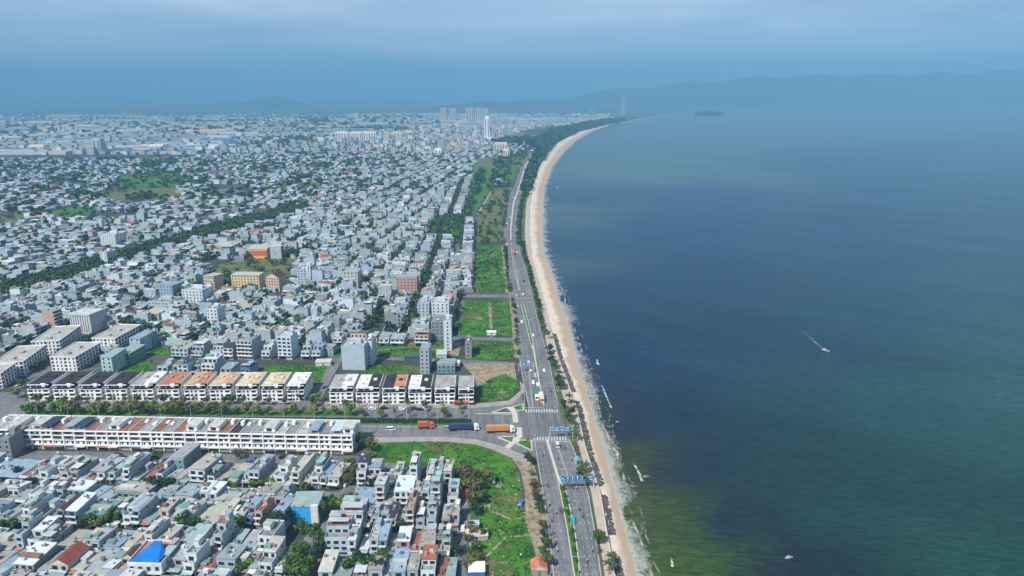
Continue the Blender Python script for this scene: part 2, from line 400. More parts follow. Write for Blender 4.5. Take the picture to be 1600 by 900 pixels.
# sea: shore distance and water colour per vertex
offs = [-6, -3, -1, 0, 1, 2, 4, 6, 9, 12, 16, 22, 30, 40, 52, 66, 82, 100, 120, 145, 175, 210, 250, 300, 360, 430, 520, 640, 800, 1000, 1300, 1700, 2300, 3200, 4500, 7000, 12000, 40000]
CTRL = []   # water colours at places of the bay
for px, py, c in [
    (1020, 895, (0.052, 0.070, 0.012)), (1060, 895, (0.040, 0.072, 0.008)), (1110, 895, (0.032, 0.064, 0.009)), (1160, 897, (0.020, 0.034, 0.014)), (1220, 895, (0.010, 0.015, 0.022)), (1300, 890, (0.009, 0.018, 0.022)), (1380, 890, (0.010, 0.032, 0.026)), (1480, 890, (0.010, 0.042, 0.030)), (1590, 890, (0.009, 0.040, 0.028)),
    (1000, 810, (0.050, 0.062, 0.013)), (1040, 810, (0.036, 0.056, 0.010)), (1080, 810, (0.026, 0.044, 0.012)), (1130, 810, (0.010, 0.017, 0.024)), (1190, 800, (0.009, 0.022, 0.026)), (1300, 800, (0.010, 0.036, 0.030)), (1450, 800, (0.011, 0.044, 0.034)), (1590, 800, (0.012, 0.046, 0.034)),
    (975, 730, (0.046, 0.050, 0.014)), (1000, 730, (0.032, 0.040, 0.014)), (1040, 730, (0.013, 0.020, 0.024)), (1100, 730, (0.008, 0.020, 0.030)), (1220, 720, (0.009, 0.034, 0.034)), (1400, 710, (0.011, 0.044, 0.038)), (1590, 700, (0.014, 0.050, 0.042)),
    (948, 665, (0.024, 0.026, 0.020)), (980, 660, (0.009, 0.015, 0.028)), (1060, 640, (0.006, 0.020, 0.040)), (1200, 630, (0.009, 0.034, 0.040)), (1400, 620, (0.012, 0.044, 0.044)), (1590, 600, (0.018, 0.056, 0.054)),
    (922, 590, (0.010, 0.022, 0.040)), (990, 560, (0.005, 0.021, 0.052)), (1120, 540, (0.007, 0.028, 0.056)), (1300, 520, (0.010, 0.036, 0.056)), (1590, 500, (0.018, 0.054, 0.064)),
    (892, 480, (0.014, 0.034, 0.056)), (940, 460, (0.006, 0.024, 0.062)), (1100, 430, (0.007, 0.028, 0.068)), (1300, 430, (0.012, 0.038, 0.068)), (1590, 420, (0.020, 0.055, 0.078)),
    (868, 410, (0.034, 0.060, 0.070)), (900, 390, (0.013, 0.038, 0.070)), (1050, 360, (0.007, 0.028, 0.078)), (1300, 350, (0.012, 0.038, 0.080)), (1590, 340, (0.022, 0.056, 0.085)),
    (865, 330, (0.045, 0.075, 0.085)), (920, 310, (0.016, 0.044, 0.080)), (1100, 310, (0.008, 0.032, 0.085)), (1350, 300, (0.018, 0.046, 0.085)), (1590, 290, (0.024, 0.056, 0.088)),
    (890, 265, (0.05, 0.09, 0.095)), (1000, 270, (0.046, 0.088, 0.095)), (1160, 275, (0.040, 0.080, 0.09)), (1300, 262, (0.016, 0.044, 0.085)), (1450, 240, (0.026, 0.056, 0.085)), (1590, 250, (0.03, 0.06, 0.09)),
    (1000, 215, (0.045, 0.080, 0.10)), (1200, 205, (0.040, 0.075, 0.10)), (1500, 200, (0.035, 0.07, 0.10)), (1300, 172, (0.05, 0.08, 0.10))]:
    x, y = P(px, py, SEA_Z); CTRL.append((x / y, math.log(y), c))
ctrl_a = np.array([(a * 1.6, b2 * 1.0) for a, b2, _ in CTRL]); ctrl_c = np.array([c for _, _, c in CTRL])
yss = [100, 140, 180] + list(np.arange(200, 560, 5.0)) + list(np.geomspace(560, 14000, 120)) + [20000, 30000, 60000]
srows = []
for y in yss:
    xc = interp(COAST, y)
    srows.append([(xc + d, float(y), SEA_Z) for d in offs])
sv_ = np.array([p for r in srows for p in r])
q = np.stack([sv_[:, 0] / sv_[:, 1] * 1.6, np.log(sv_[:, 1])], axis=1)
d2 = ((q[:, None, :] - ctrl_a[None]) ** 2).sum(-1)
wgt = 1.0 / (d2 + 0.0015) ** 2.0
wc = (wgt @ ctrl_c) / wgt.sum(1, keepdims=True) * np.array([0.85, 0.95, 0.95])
k = len(offs)
sf = [(i*k + j, i*k + j + 1, (i+1)*k + j + 1, (i+1)*k + j) for i in range(len(yss) - 1) for j in range(k - 1)]
me = bpy.data.meshes.new('sea'); me.from_pydata([tuple(p) for p in sv_], [], sf); me.materials.append(MAT['sea_water'])
ca = me.color_attributes.new('Col', 'FLOAT_COLOR', 'POINT'); ca.data.foreach_set('color', np.concatenate([wc, np.ones((len(wc), 1))], 1).astype(np.float32).ravel())
at = me.attributes.new('shore', 'FLOAT', 'POINT'); at.data.foreach_set('value', np.array([max(d, -0.5) for _ in yss for d in offs], dtype=np.float32))
sea = bpy.data.objects.new('sea', me); COL.objects.link(sea); sea['kind'] = 'structure'

# promenade wall and walkway, green strip between road and walkway
ysn = [y for y in ys if y < 1450]
loft('promenade', ysn, lambda y: [(interp(PATHL, y), y, 0.02), (interp(PATHL, y), y, 0.14), (interp(WALL, y) - 0.5, y, 0.14)], 'walkway')
sw = loft('seawall', ysn, lambda y: [(interp(WALL, y) - 0.5, y, 0.0), (interp(WALL, y) - 0.5, y, 0.55), (interp(WALL, y) + 0.05, y, 0.55), (interp(WALL, y) + 0.25, y, -1.4)], 'kerbstone')
tag(sw, 'low concrete sea wall between the tan promenade and the sandy beach', 'sea wall', kind='thing')
loft('grass_verge', ysn, lambda y: [(interp(ROADR, y) + 0.3, y, 0.05), (interp(ROADR, y) + 0.3, y, 0.10), (interp(PATHL, y), y, 0.10)], 'dry_field')

# ------------------------------------------------------------------ roads
loft('coastal_road', [y for y in ys if y < P(838, 232)[1]], lambda y: [(interp(ROADL, y), y, 0.04), (interp(ROADR, y), y, 0.04)], 'asphalt')
sheet('boulevard', [(-160, 617), (38, 612), (42, 629), (742, 633), (790, 629), (815, 618), (822, 640), (845, 655), (845, 690), (836, 716), (800, 702), (740, 693), (556, 690), (-160, 672)], 0.02, 'asphalt')
sheet('side_street', [(-80, 702), (560, 713), (620, 722), (640, 735), (560, 735), (530, 735), (-80, 718)], 0.02, 'asphalt')
sheet('alley', [(-80, 756), (530, 768), (560, 772), (560, 779), (530, 776), (-80, 764)], 0.02, 'asphalt')
sheet('alley', [(-80, 826), (440, 834), (440, 844), (-80, 836)], 0.02, 'asphalt')
sheet('side_street', [(540, 752), (585, 764), (510, 850), (480, 925), (452, 925), (470, 850), (500, 800), (525, 775)], 0.025, 'asphalt')
sheet('side_street', [(712, 762), (728, 762), (737, 820), (740, 930), (716, 930), (716, 820)], 0.025, 'asphalt')
sheet('alley', [(500, 835), (720, 838), (720, 846), (500, 843)], 0.021, 'asphalt')
sheet('side_street', [(515, 560), (535, 560), (498, 632), (455, 632)], 0.025, 'asphalt')
sheet('side_street', [(390, 546), (805, 566), (805, 571), (390, 553)], 0.022, 'asphalt')
sheet('side_street', [(430, 520), (805, 528), (805, 533), (430, 526)], 0.022, 'asphalt')
sheet('side_street', [(713, 380), (721, 380), (728, 525), (716, 525)], 0.024, 'asphalt')
sheet('side_street', [(715, 460), (800, 460), (800, 465), (715, 465)], 0.023, 'asphalt')
sheet('side_street', [(745, 334), (752, 334), (776, 290), (772, 290)], 0.03, 'pavement')
sheet('side_street', [(0, 572), (90, 560), (200, 500), (210, 506), (110, 575), (44, 592)], 0.022, 'asphalt')
sheet('side_street', [(370, 395), (388, 395), (372, 425), (345, 425)], 0.022, 'asphalt')

def strip(name, pxs, width, z, mat, kind='structure', thick=0.0, px=True):
    pts = [Vector(P(*p)) for p in pxs] if px else [Vector(p) for p in pxs]
    L, Rr = [], []
    for i, p in enumerate(pts):
        d = (pts[min(i+1, len(pts)-1)] - pts[max(i-1, 0)]).normalized(); n = Vector((-d.y, d.x)) * width / 2
        L.append(p + n); Rr.append(p - n)
    v, f = [], []
    for a, b2 in zip(L, Rr): v += [(a.x, a.y, z), (b2.x, b2.y, z), (a.x, a.y, z - thick), (b2.x, b2.y, z - thick)]
    for i in range(len(pts) - 1):
        o, p = 4*i, 4*(i+1)
        f.append((o, p, p+1, o+1))
        if thick: f += [(o, o+2, p+2, p), (o+1, p+1, p+3, o+3)]
    if thick: f += [(0, 1, 3, 2), (4*len(pts)-4, 4*len(pts)-2, 4*len(pts)-1, 4*len(pts)-3)]
    o = link_mesh(name, v, f, [mat]); o['kind'] = kind
    return o
# fields and plots: (name, px polygon, material)
FIELDS = [
 ('field', [(586, 693), (640, 690.5), (700, 690.5), (745, 695.5), (770, 703.5), (798, 716), (812, 742), (815, 790), (826, 830), (838, 880), (842, 930), (738, 930), (738, 860), (738, 790), (722, 762), (700, 733), (600, 722), (580, 712)]),
 ('field', [(742, 628), (746, 605), (775, 586), (800, 584), (812, 606), (798, 620), (765, 628)]),
 ('dry_field', [(725, 535), (806, 533), (806, 561), (728, 562)]),
 ('field', [(738, 536), (800, 534), (802, 560), (738, 561)]),
 ('field', [(724, 470), (796, 468), (802, 524), (718, 526)]),
 ('field', [(744, 384), (793, 384), (796, 456), (744, 457)]),
 ('field', [(583, 536), (700, 534), (698, 558), (580, 558)]),
 ('field', [(570, 571), (660, 571), (660, 584), (564, 584)]),
 ('field', [(415, 571), (512, 571), (500, 600), (470, 608), (395, 600)]),
 ('field', [(455, 543), (540, 548), (530, 558), (450, 556)]),
 ('field', [(225, 545), (320, 538), (330, 556), (235, 556)]), ('field', [(200, 562), (240, 562), (236, 580), (196, 580)]),
 ('field', [(676, 336), (722, 336), (716, 378), (676, 374)]),
 ('dry_field', [(748, 335), (772, 292), (800, 292), (783, 378), (745, 378)]),
 ('field', [(740, 262), (812, 250), (800, 285), (770, 285), (735, 345), (720, 345)]),
 ('dry_field', [(745, 249), (830, 235), (815, 262), (740, 262)]),
 ('dry_field', [(150, 300), (270, 292), (290, 310), (180, 322)]), ('field', [(190, 275), (275, 270), (285, 290), (180, 292)]),
 ('dry_field', [(352, 452), (362, 455), (415, 455), (450, 440), (470, 404), (425, 404), (345, 412), (318, 450)]), ('dry_field', [(0, 335), (40, 333), (36, 352), (0, 354)]), ('field', [(120, 322), (150, 324), (140, 342), (60, 335)]),
 ('dry_field', [(430, 286), (520, 284), (530, 294), (420, 298)]), ('dry_field', [(300, 268), (460, 262), (460, 268), (300, 274)]),
]
for i, (mt, poly) in enumerate(FIELDS): sheet('grass_plot', poly, 0.03 + 0.002 * i, mt)
sheet('dirt_strip', [(797, 712), (833, 722), (847, 770), (856, 830), (864, 905), (866, 930), (842, 930), (836, 860), (822, 820), (820, 767), (813, 735)], 0.078, 'dirt')
sheet('dirt_plot', [(722, 568), (803, 568), (808, 596), (790, 584), (770, 590), (745, 606), (742, 590)], 0.075, 'dirt')
sheet('dirt_strip', [(796, 470), (803, 470), (812, 560), (804, 560)], 0.079, 'dirt')
sheet('dirt_strip', [(783, 384), (787, 384), (796, 458), (790, 458)], 0.08, 'dirt')
sheet('dirt_plot', [(706, 535), (722, 535), (716, 556), (700, 556)], 0.076, 'dirt')
for _p, _w in (([(745, 760), (770, 800), (800, 812), (822, 808)], 1.3), ([(752, 925), (760, 870), (790, 840), (826, 836)], 1.0), ([(765, 472), (768, 526)], 2.2), ([(590, 548), (640, 542), (695, 548)], 1.2),
               ([(730, 550), (800, 546)], 1.4), ([(746, 430), (790, 425)], 1.8), ([(425, 590), (470, 582), (506, 585)], 1.1)):
    strip('worn_path', _p, _w, 0.09, 'dirt')
for _k, (_x, _y, _a) in enumerate(((690, 702, 9), (782, 760, 10), (792, 852, 14), (760, 905, 14), (806, 790, 9), (750, 498, 10), (780, 515, 9), (768, 400, 9), (620, 553, 9), (784, 612, 8))):
    sheet('bare_patch', [(_x + _a * (0.7 + 0.5 * math.sin(_k * 2.1 + _t * 2.7)) * math.cos(_t * 0.785), _y + _a * 0.42 * (0.7 + 0.5 * math.cos(_k + _t * 1.9)) * math.sin(_t * 0.785)) for _t in range(8)], 0.095 + _k * .001, 'dirt' if _k % 2 else 'dry_field')
sheet('sand_pile', [(617, 534), (640, 532), (645, 538), (625, 540)], 0.10, 'dirt')
sheet('bare_earth', [(730, 870), (800, 880), (815, 925), (735, 925)], 0.081, 'dry_field')
pond = sheet('pond_water', [(340, 296), (375, 292), (385, 300), (370, 306), (345, 304)], 0.09, 'glass')
lake = sheet('lake_water', [(540, 196), (640, 190), (655, 196), (630, 202), (560, 205)], 0.12, 'glass')

# pavements (real kerb steps) round the junction
sheet('pavement', [(42, 622.5), (455, 623), (455, 630), (42, 629)], 0.14, 'pavement', thick=0.14)
sheet('pavement', [(500, 628), (742, 631), (742, 638), (500, 637)], 0.14, 'pavement', thick=0.14)
sheet('pavement', [(742.5, 631), (795, 626), (814, 610), (812, 596), (817, 600), (820, 612), (800, 632), (742.5, 638)], 0.14, 'pavement', thick=0.14)
sheet('pavement', [(575, 684), (640, 683), (700, 683), (745, 687), (790, 699), (834, 717), (830, 727), (798, 715), (770, 703), (745, 695), (700, 690), (640, 690), (588, 692)], 0.14, 'pavement', thick=0.14)
sheet('median_lawn', [(38, 638.5), (455, 639.5), (560, 641), (560, 650.5), (40, 649)], 0.15, 'dry_field', thick=0.14)
sheet('median_lawn', [(38, 644), (560, 645), (560, 650), (40, 648.5)], 0.17, 'field')
# the long hedge bed in the middle of the boulevard
sheet('hedge_bed', [(40, 651), (735, 655), (738, 664.5), (40, 659)], 0.16, 'field', thick=0.15)
ISL = [[(767, 645), (791, 637), (801, 645)], [(801, 636), (817, 631), (818, 641), (806, 642)], [(777, 683), (803, 682), (803, 686), (799, 692)], [(812, 688), (830, 688), (831.5, 704), (807, 693)]]
for poly in ISL:
    sheet('traffic_island', poly, 0.16, 'field', thick=0.14)
    strip('island_kerb', poly + [poly[0]], 1.1, 0.175, 'kerbstone', thick=0.16)
strip('junction_path', [(795, 636), (804, 645), (806, 660)], 3.0, 0.046, 'kerbstone'); strip('junction_path', [(811, 668), (812, 682), (803, 690), (792, 700)], 3.0, 0.046, 'kerbstone')

# markings: one painted layer
mk = MB()
def dash(x0, y0, x1, y1, w, z=0.052):
    d = Vector((x1 - x0, y1 - y0)); n = Vector((-d.y, d.x)).normalized() * w / 2
    mk.face([(x0 - n.x, y0 - n.y, z), (x1 - n.x, y1 - n.y, z), (x1 + n.x, y1 + n.y, z), (x0 + n.x, y0 + n.y, z)][::-1], 'marking', (1, 1, 1))
MED_L = world_line([(903, 925), (896.5, 900), (886, 830), (875, 770), (871, 750), (853, 690), (850, 640), (842, 600), (833, 548), (828, 535), (820, 500), (813, 475), (811, 455), (802.5, 420), (798, 388), (797, 360), (801, 320), (811, 290), (820, 260), (832, 240)])
MED_R = world_line([(914, 925), (908, 900), (899, 830), (886, 770), (875, 750), (857, 690), (852, 640), (844, 600), (835, 548), (833, 535), (825, 500), (818, 475), (812.5, 455), (806, 420), (800, 388), (799, 360), (803, 320), (813, 290), (822, 260), (833.5, 240)])
for L in (MED_L, MED_R): L.insert(0, (100, L[0][1]))
J0, J1 = P(860, 687)[1], P(850, 641)[1]
y = 120.0
while y < 1000:
    if not (J0 - 4 < y < J1 + 6):
        for a, b2 in ((ROADL, MED_L), (MED_R, ROADR)):
            for t in (0.34, 0.66) if a is ROADL else (0.28, 0.52, 0.74):
                xa = interp(a, y) * (1 - t) + interp(b2, y) * t; xb = interp(a, y + 2) * (1 - t) + interp(b2, y + 2) * t
                dash(xa, y, xb, y + 1.6, 0.18)
    y += 5.6
y = 120.0
while y < 1400:
    if not (J0 - 3 < y < J1 + 4):
        for L, o_ in ((ROADL, 0.5), (ROADR, -0.5)):
            dash(interp(L, y) + o_, y, interp(L, y + 6) + o_, y + 6, 0.3)
    y += 6
def zebra(pa, pb, length, step=1.5):
    a, b2 = Vector(P(*pa)), Vector(P(*pb)); n = int((b2 - a).length / step)
    d = (b2 - a).normalized(); q2 = Vector((-d.y, d.x)) * length / 2
    for i in range(n):
        c0 = a + d * step * (i + 0.5)
        dash(c0.x - q2.x, c0.y - q2.y, c0.x + q2.x, c0.y + q2.y, step * 0.55, 0.056)
zebra((820, 642), (876, 642), 4.2); zebra((833, 685.5), (887, 685.5), 4.2)
def line(pxs, w=0.3):
    w_ = [P(*p) for p in pxs]
    for a, b2 in zip(w_[:-1], w_[1:]): dash(a[0], a[1], b2[0], b2[1], w, 0.060)
line([(835, 690), (857, 690)]); line([(858, 690), (890, 690)], 0.5); line([(819, 637), (850, 637)], 0.5)
line([(870, 692), (889, 750)]); line([(826, 580), (833, 636)]); line([(818, 600), (820, 636)])
for yy in (640.5, 667, 672, 679):
    for i in range(26):
        x0 = 565 + i * 9.2
        if yy < 650 or x0 < 790: line([(x0, yy + (i * 0.08)), (x0 + 3.6, yy + i * 0.08)], 0.22)
line([(743, 646.5), (800, 647)], 0.9); line([(560, 666), (735, 668.5)]); line([(560, 684.5), (700, 684)])
for px, py in ((880, 380), (820, 459), (826, 466)):
    yy = P(px, py)[1]; dash(interp(ROADL, yy) + 1, yy, interp(ROADR, yy) - 1, yy, 0.7)
mko = mk.build('road_markings'); mko['kind'] = 'structure'

# medians: kerbed green beds and narrow barriers
def med_loft(name, y0, y1, mat, h, label=None, cat=None, kind='structure'):
    ya = [y0] + [y for y in ys if y0 < y < y1] + [y1]
    o = loft(name, ya, lambda y: [(interp(MED_L, y), y, 0.0), (interp(MED_L, y), y, h), (interp(MED_R, y), y, h), (interp(MED_R, y), y, 0.0)], mat, kind)
    if label: tag(o, label, cat)
    return o
def bed(y0, y1):
    ya = [y0] + [y for y in ys if y0 < y < y1] + [y1]
    loft('median_kerb', ya, lambda y: [(interp(MED_L, y), y, 0.0), (interp(MED_L, y), y, .18), (interp(MED_R, y), y, .18), (interp(MED_R, y), y, 0.0)], 'kerbstone')
    loft('median_grass', ya[:], lambda y: [(interp(MED_L, y) + 0.45, y, 0.21), (interp(MED_R, y) - 0.45, y, 0.21)], 'field')
bed(120, P(873, 757)[1]); bed(P(832, 540)[1], P(815, 476)[1]); bed(P(810, 454)[1], P(800, 388)[1])
med_loft('median_barrier', P(872, 758)[1], P(855, 688)[1], 'kerbstone', 0.6)
med_loft('median_barrier', P(850, 635)[1], P(833, 541)[1], 'kerbstone', 0.6)
med_loft('median_barrier', P(798, 376)[1], P(832, 242)[1], 'kerbstone', 0.6)

# ------------------------------------------------------------------ hills beyond the bay
def hill_grid():
    rng = np.random.RandomState(4)
    xs = np.linspace(-16000, 22000, 420); yh = np.linspace(9500, 21000, 110)
    X, Y = np.meshgrid(xs, yh)
    Z = np.zeros_like(X)
    def ridge(pxc, top_py, dist, wx, wy, sk=1.0):
        cx = P(pxc, 151.5)[0]; ang = (pxc - 800) / F + math.tan(YAW)
        cx = math.tan(math.atan((pxc - 800) / (F * CP)) + YAW) * dist
        h = (YH - top_py) / (F * 1.0) * dist + H
        return h * np.exp(-((X - cx) / wx) ** 2 - ((Y - dist) / wy) ** 2)
    n = sum(np.sin(X / s * 1.0 + rng.rand() * 6 + np.sin(Y / s * 1.7 + rng.rand() * 6)) * np.cos(Y / s * 1.3 + rng.rand() * 6) * s for s in (2600, 1300, 700, 380)) / 2600.0
    parts = [ridge(455, 132, 12000, 620, 1000), ridge(395, 143, 12600, 620, 1000), ridge(340, 148, 13000, 900, 1100), ridge(765, 139, 11500, 720, 1000), ridge(700, 150, 11300, 500, 900), ridge(840, 140, 13500, 1100, 1100),
             ridge(600, 140, 17500, 1600, 1500), ridge(200, 142, 18000, 2300, 1500), ridge(20, 146, 17000, 2300, 1500),
             ridge(960, 122, 12900, 1360, 850), ridge(1060, 112, 12900, 1520, 850), ridge(1150, 108, 12900, 1520, 850), ridge(1240, 106, 12900, 1520, 850), ridge(1330, 104, 12900, 1520, 850), ridge(1420, 101, 12900, 1520, 850),
             ridge(1510, 98, 12900, 1520, 850), ridge(1600, 95, 12900, 1600, 850), ridge(1700, 95, 12900, 1840, 850), ridge(1850, 96, 12900, 2080, 850), ridge(1450, 138, 13200, 2600, 1100), ridge(1100, 142, 13200, 2000, 1000)]
    Z = np.max(parts, axis=0)
    Z = np.log(sum(np.exp(p / 60.0) for p in parts)) * 60.0 - 60.0 * math.log(len(parts))
    Z = Z * (1 + 0.09 * n) - 8
    v = np.stack([X.ravel(), Y.ravel(), Z.ravel()], 1)
    kx = len(xs)
    f = [(i*kx + j, i*kx + j + 1, (i+1)*kx + j + 1, (i+1)*kx + j) for i in range(len(yh) - 1) for j in range(kx - 1)]
    o = link_mesh('hills', [tuple(p) for p in v], f, ['hill']); o['kind'] = 'structure'
    o.data.polygons.foreach_set('use_smooth', [True] * len(f))
    print('hill top', Z.max())
hill_grid()
hd = MB()   # wooded headland on the far beach
isl = P(1105, 178)
# ------------------------------------------------------------------ houses
WALLC = {'w': (0.74, 0.75, 0.74), 'g': (0.46, 0.48, 0.48), 'c': (0.66, 0.60, 0.46), 'b': (0.42, 0.50, 0.56), 't': (0.42, 0.52, 0.49), 'y': (0.68, 0.55, 0.28), 'p': (0.58, 0.33, 0.26),
         'l': (0.52, 0.58, 0.59), 'd': (0.22, 0.23, 0.24), 'n': (0.27, 0.17, 0.12), 'G': (0.20, 0.33, 0.30), 's': (0.06, 0.38, 0.66), 'o': (0.30, 0.31, 0.30), 'B': (0.10, 0.20, 0.36)}
WALLN = {'w': 'white', 'g': 'grey', 'c': 'cream', 'b': 'pale blue', 't': 'pale teal', 'y': 'yellow', 'p': 'salmon', 'l': 'pale grey-blue', 'd': 'dark grey', 'n': 'brown', 'G': 'green', 's': 'sky-blue', 'o': 'bare concrete', 'B': 'dark blue'}
WALLC = {k: (c[0] * .72, c[1] * .81, c[2] * .88) for k, c in WALLC.items()}
# roof: kind, colour, words
ROOFS = {'t': ('tin', (0.40, 0.43, 0.43), 'grey tin roof'), 'g': ('tin', (0.33, 0.43, 0.40), 'grey-green tin roof'), 'w': ('tin', (0.70, 0.73, 0.74), 'white tin roof'), 'b': ('tin', (0.30, 0.40, 0.48), 'blue-grey tin roof'),
         'c': ('tin', (0.56, 0.53, 0.43), 'cream tin roof'), 'k': ('tin', (0.045, 0.05, 0.06), 'black metal roof'), 'r': ('gable', (0.34, 0.09, 0.055), 'red tiled gable roof'), 'd': ('gable', (0.11, 0.06, 0.045), 'dark brown tiled gable roof'),
         'f': ('flat', (0.33, 0.33, 0.31), 'flat concrete roof'), 'F': ('flat', (0.52, 0.52, 0.49), 'pale flat roof'), 'T': ('flat', (0.36, 0.16, 0.11), 'red tiled roof terrace'), 'a': ('arch', (0.42, 0.50, 0.50), 'curved tin roof'),
         'S': ('tin', (0.03, 0.05, 0.09), 'dark solar panel roof'), 'G': ('tin', (0.14, 0.30, 0.27), 'dark green tin roof'), 'R': ('tin', (0.38, 0.12, 0.07), 'rusty red tin roof'), 'U': ('tin', (0.02, 0.16, 0.52), 'bright blue tin roof'), 'h': ('flat', (0.44, 0.38, 0.29), 'tan flat roof'), 'H': ('tin', (0.47, 0.44, 0.36), 'beige tin roof'), 'K': ('flat', (0.045, 0.045, 0.05), 'black flat roof')}
ROOFS = {k: (a, (c[0] * .75, c[1] * .80, c[2] * .84), n) for k, (a, c, n) in ROOFS.items()}
DARK = (0.03, 0.035, 0.04)
win_mb = MB(); win_mb.box(-0.5, 0.5, -0.06, 0.02, -0.5, 0.5, 'paint', (0.6, 0.6, 0.58), True); win_mb.box(-0.455, 0.455, -0.09, -0.02, -0.455, 0.455, 'glass', (0, 0, 0), True)
_w = win_mb.build('window'); WIN_ME = _w.data; bpy.data.objects.remove(_w)

def roof_mb(mb, kind, col, x0, x1, y0, y1, z, rng, over=0.18):
    """a roof over the rectangle, z = top of the walls"""
    if kind == 'tin':
        s = rng.uniform(0.5, 1.3) * rng.choice((1, -1)); za, zb = z + 0.15 + max(s, 0), z + 0.15 + max(-s, 0)
        X0, X1, Y0, Y1 = x0 - over, x1 + over, y0 - over * 1.6, y1 + over
        t = 0.14
        n = len(mb.v)
        mb.v.extend([(X0, Y0, za), (X1, Y0, za), (X1, Y1, zb), (X0, Y1, zb), (X0, Y0, za - t), (X1, Y0, za - t), (X1, Y1, zb - t), (X0, Y1, zb - t)])
        for f in ((0, 1, 2, 3), (4, 5, 1, 0), (5, 6, 2, 1), (6, 7, 3, 2), (7, 4, 0, 3)): mb.f.append(tuple(i + n for i in f)); mb._a('tin', col)
        # wall fillets under the slope
        for xx in (x0 + 0.01, x1 - 0.01):
            mb.face([(xx, y0, z - 0.05), (xx, y1, z - 0.05), (xx, y1, zb - t * 0.8), (xx, y0, za - t * 0.8)], 'wall', (0.4, 0.42, 0.42))
        mb.face([(x0, y0 + 0.01, z - 0.05), (x1, y0 + 0.01, z - 0.05), (x1, y0 + 0.01, za - t), (x0, y0 + 0.01, za - t)], 'wall', (0.4, 0.42, 0.42))
    elif kind == 'gable':
        xm = (x0 + x1) / 2; h = (x1 - x0) * 0.30
        X0, X1, Y0, Y1 = x0 - over, x1 + over, y0 - over, y1 + over
        for a, b2 in (((X0, z + 0.02), (xm, z + h)), ((xm, z + h), (X1, z + 0.02))):
            mb.face([(a[0], Y0, a[1]), (b2[0], Y0, b2[1]), (b2[0], Y1, b2[1]), (a[0], Y1, a[1])], 'tile', col)
            mb.face([(a[0], Y0, a[1] - 0.2), (b2[0], Y0, b2[1] - 0.2), (b2[0], Y0, b2[1]), (a[0], Y0, a[1])], 'wall', (0.6, 0.57, 0.5))
        for yy in (y0, y1): mb.face([(x0, yy, z), (x1, yy, z), (xm, yy, z + h - 0.15)], 'wall', (0.55, 0.52, 0.45))
    elif kind == 'arch':
        n = 7; pts = [(x0 - over + (x1 - x0 + 2 * over) * i / n, z + 0.1 + 1.0 * math.sin(math.pi * i / n)) for i in range(n + 1)]
        for a, b2 in zip(pts[:-1], pts[1:]):
            mb.face([(a[0], y0 - over, a[1]), (b2[0], y0 - over, b2[1]), (b2[0], y1 + over, b2[1]), (a[0], y1 + over, a[1])], 'tin', col)
        for yy in (y0, y1): mb.face([(x, yy, zz) for x, zz in [(x0, z)] + pts[1:-1] + [(x1, z)]], 'wall', (0.5, 0.52, 0.52))

def parapet(mb, x0, x1, y0, y1, z, wc, h=0.8, t=0.2):
    mb.box(x0, x1, y0, y0 + t, z, z + h, 'wall', wc); mb.box(x0, x1, y1 - t, y1, z, z + h, 'wall', wc)
    mb.box(x0, x0 + t, y0 + t, y1 - t, z, z + h, 'wall', wc); mb.box(x1 - t, x1, y0 + t, y1 - t, z, z + h, 'wall', wc)

FL = 2.7
def vary(c, rng, a=0.08):
    k = 1 + rng.uniform(-a, a); return tuple(min(0.8, max(0.01, x * k * (1 + rng.uniform(-0.03, 0.03)))) for x in c)

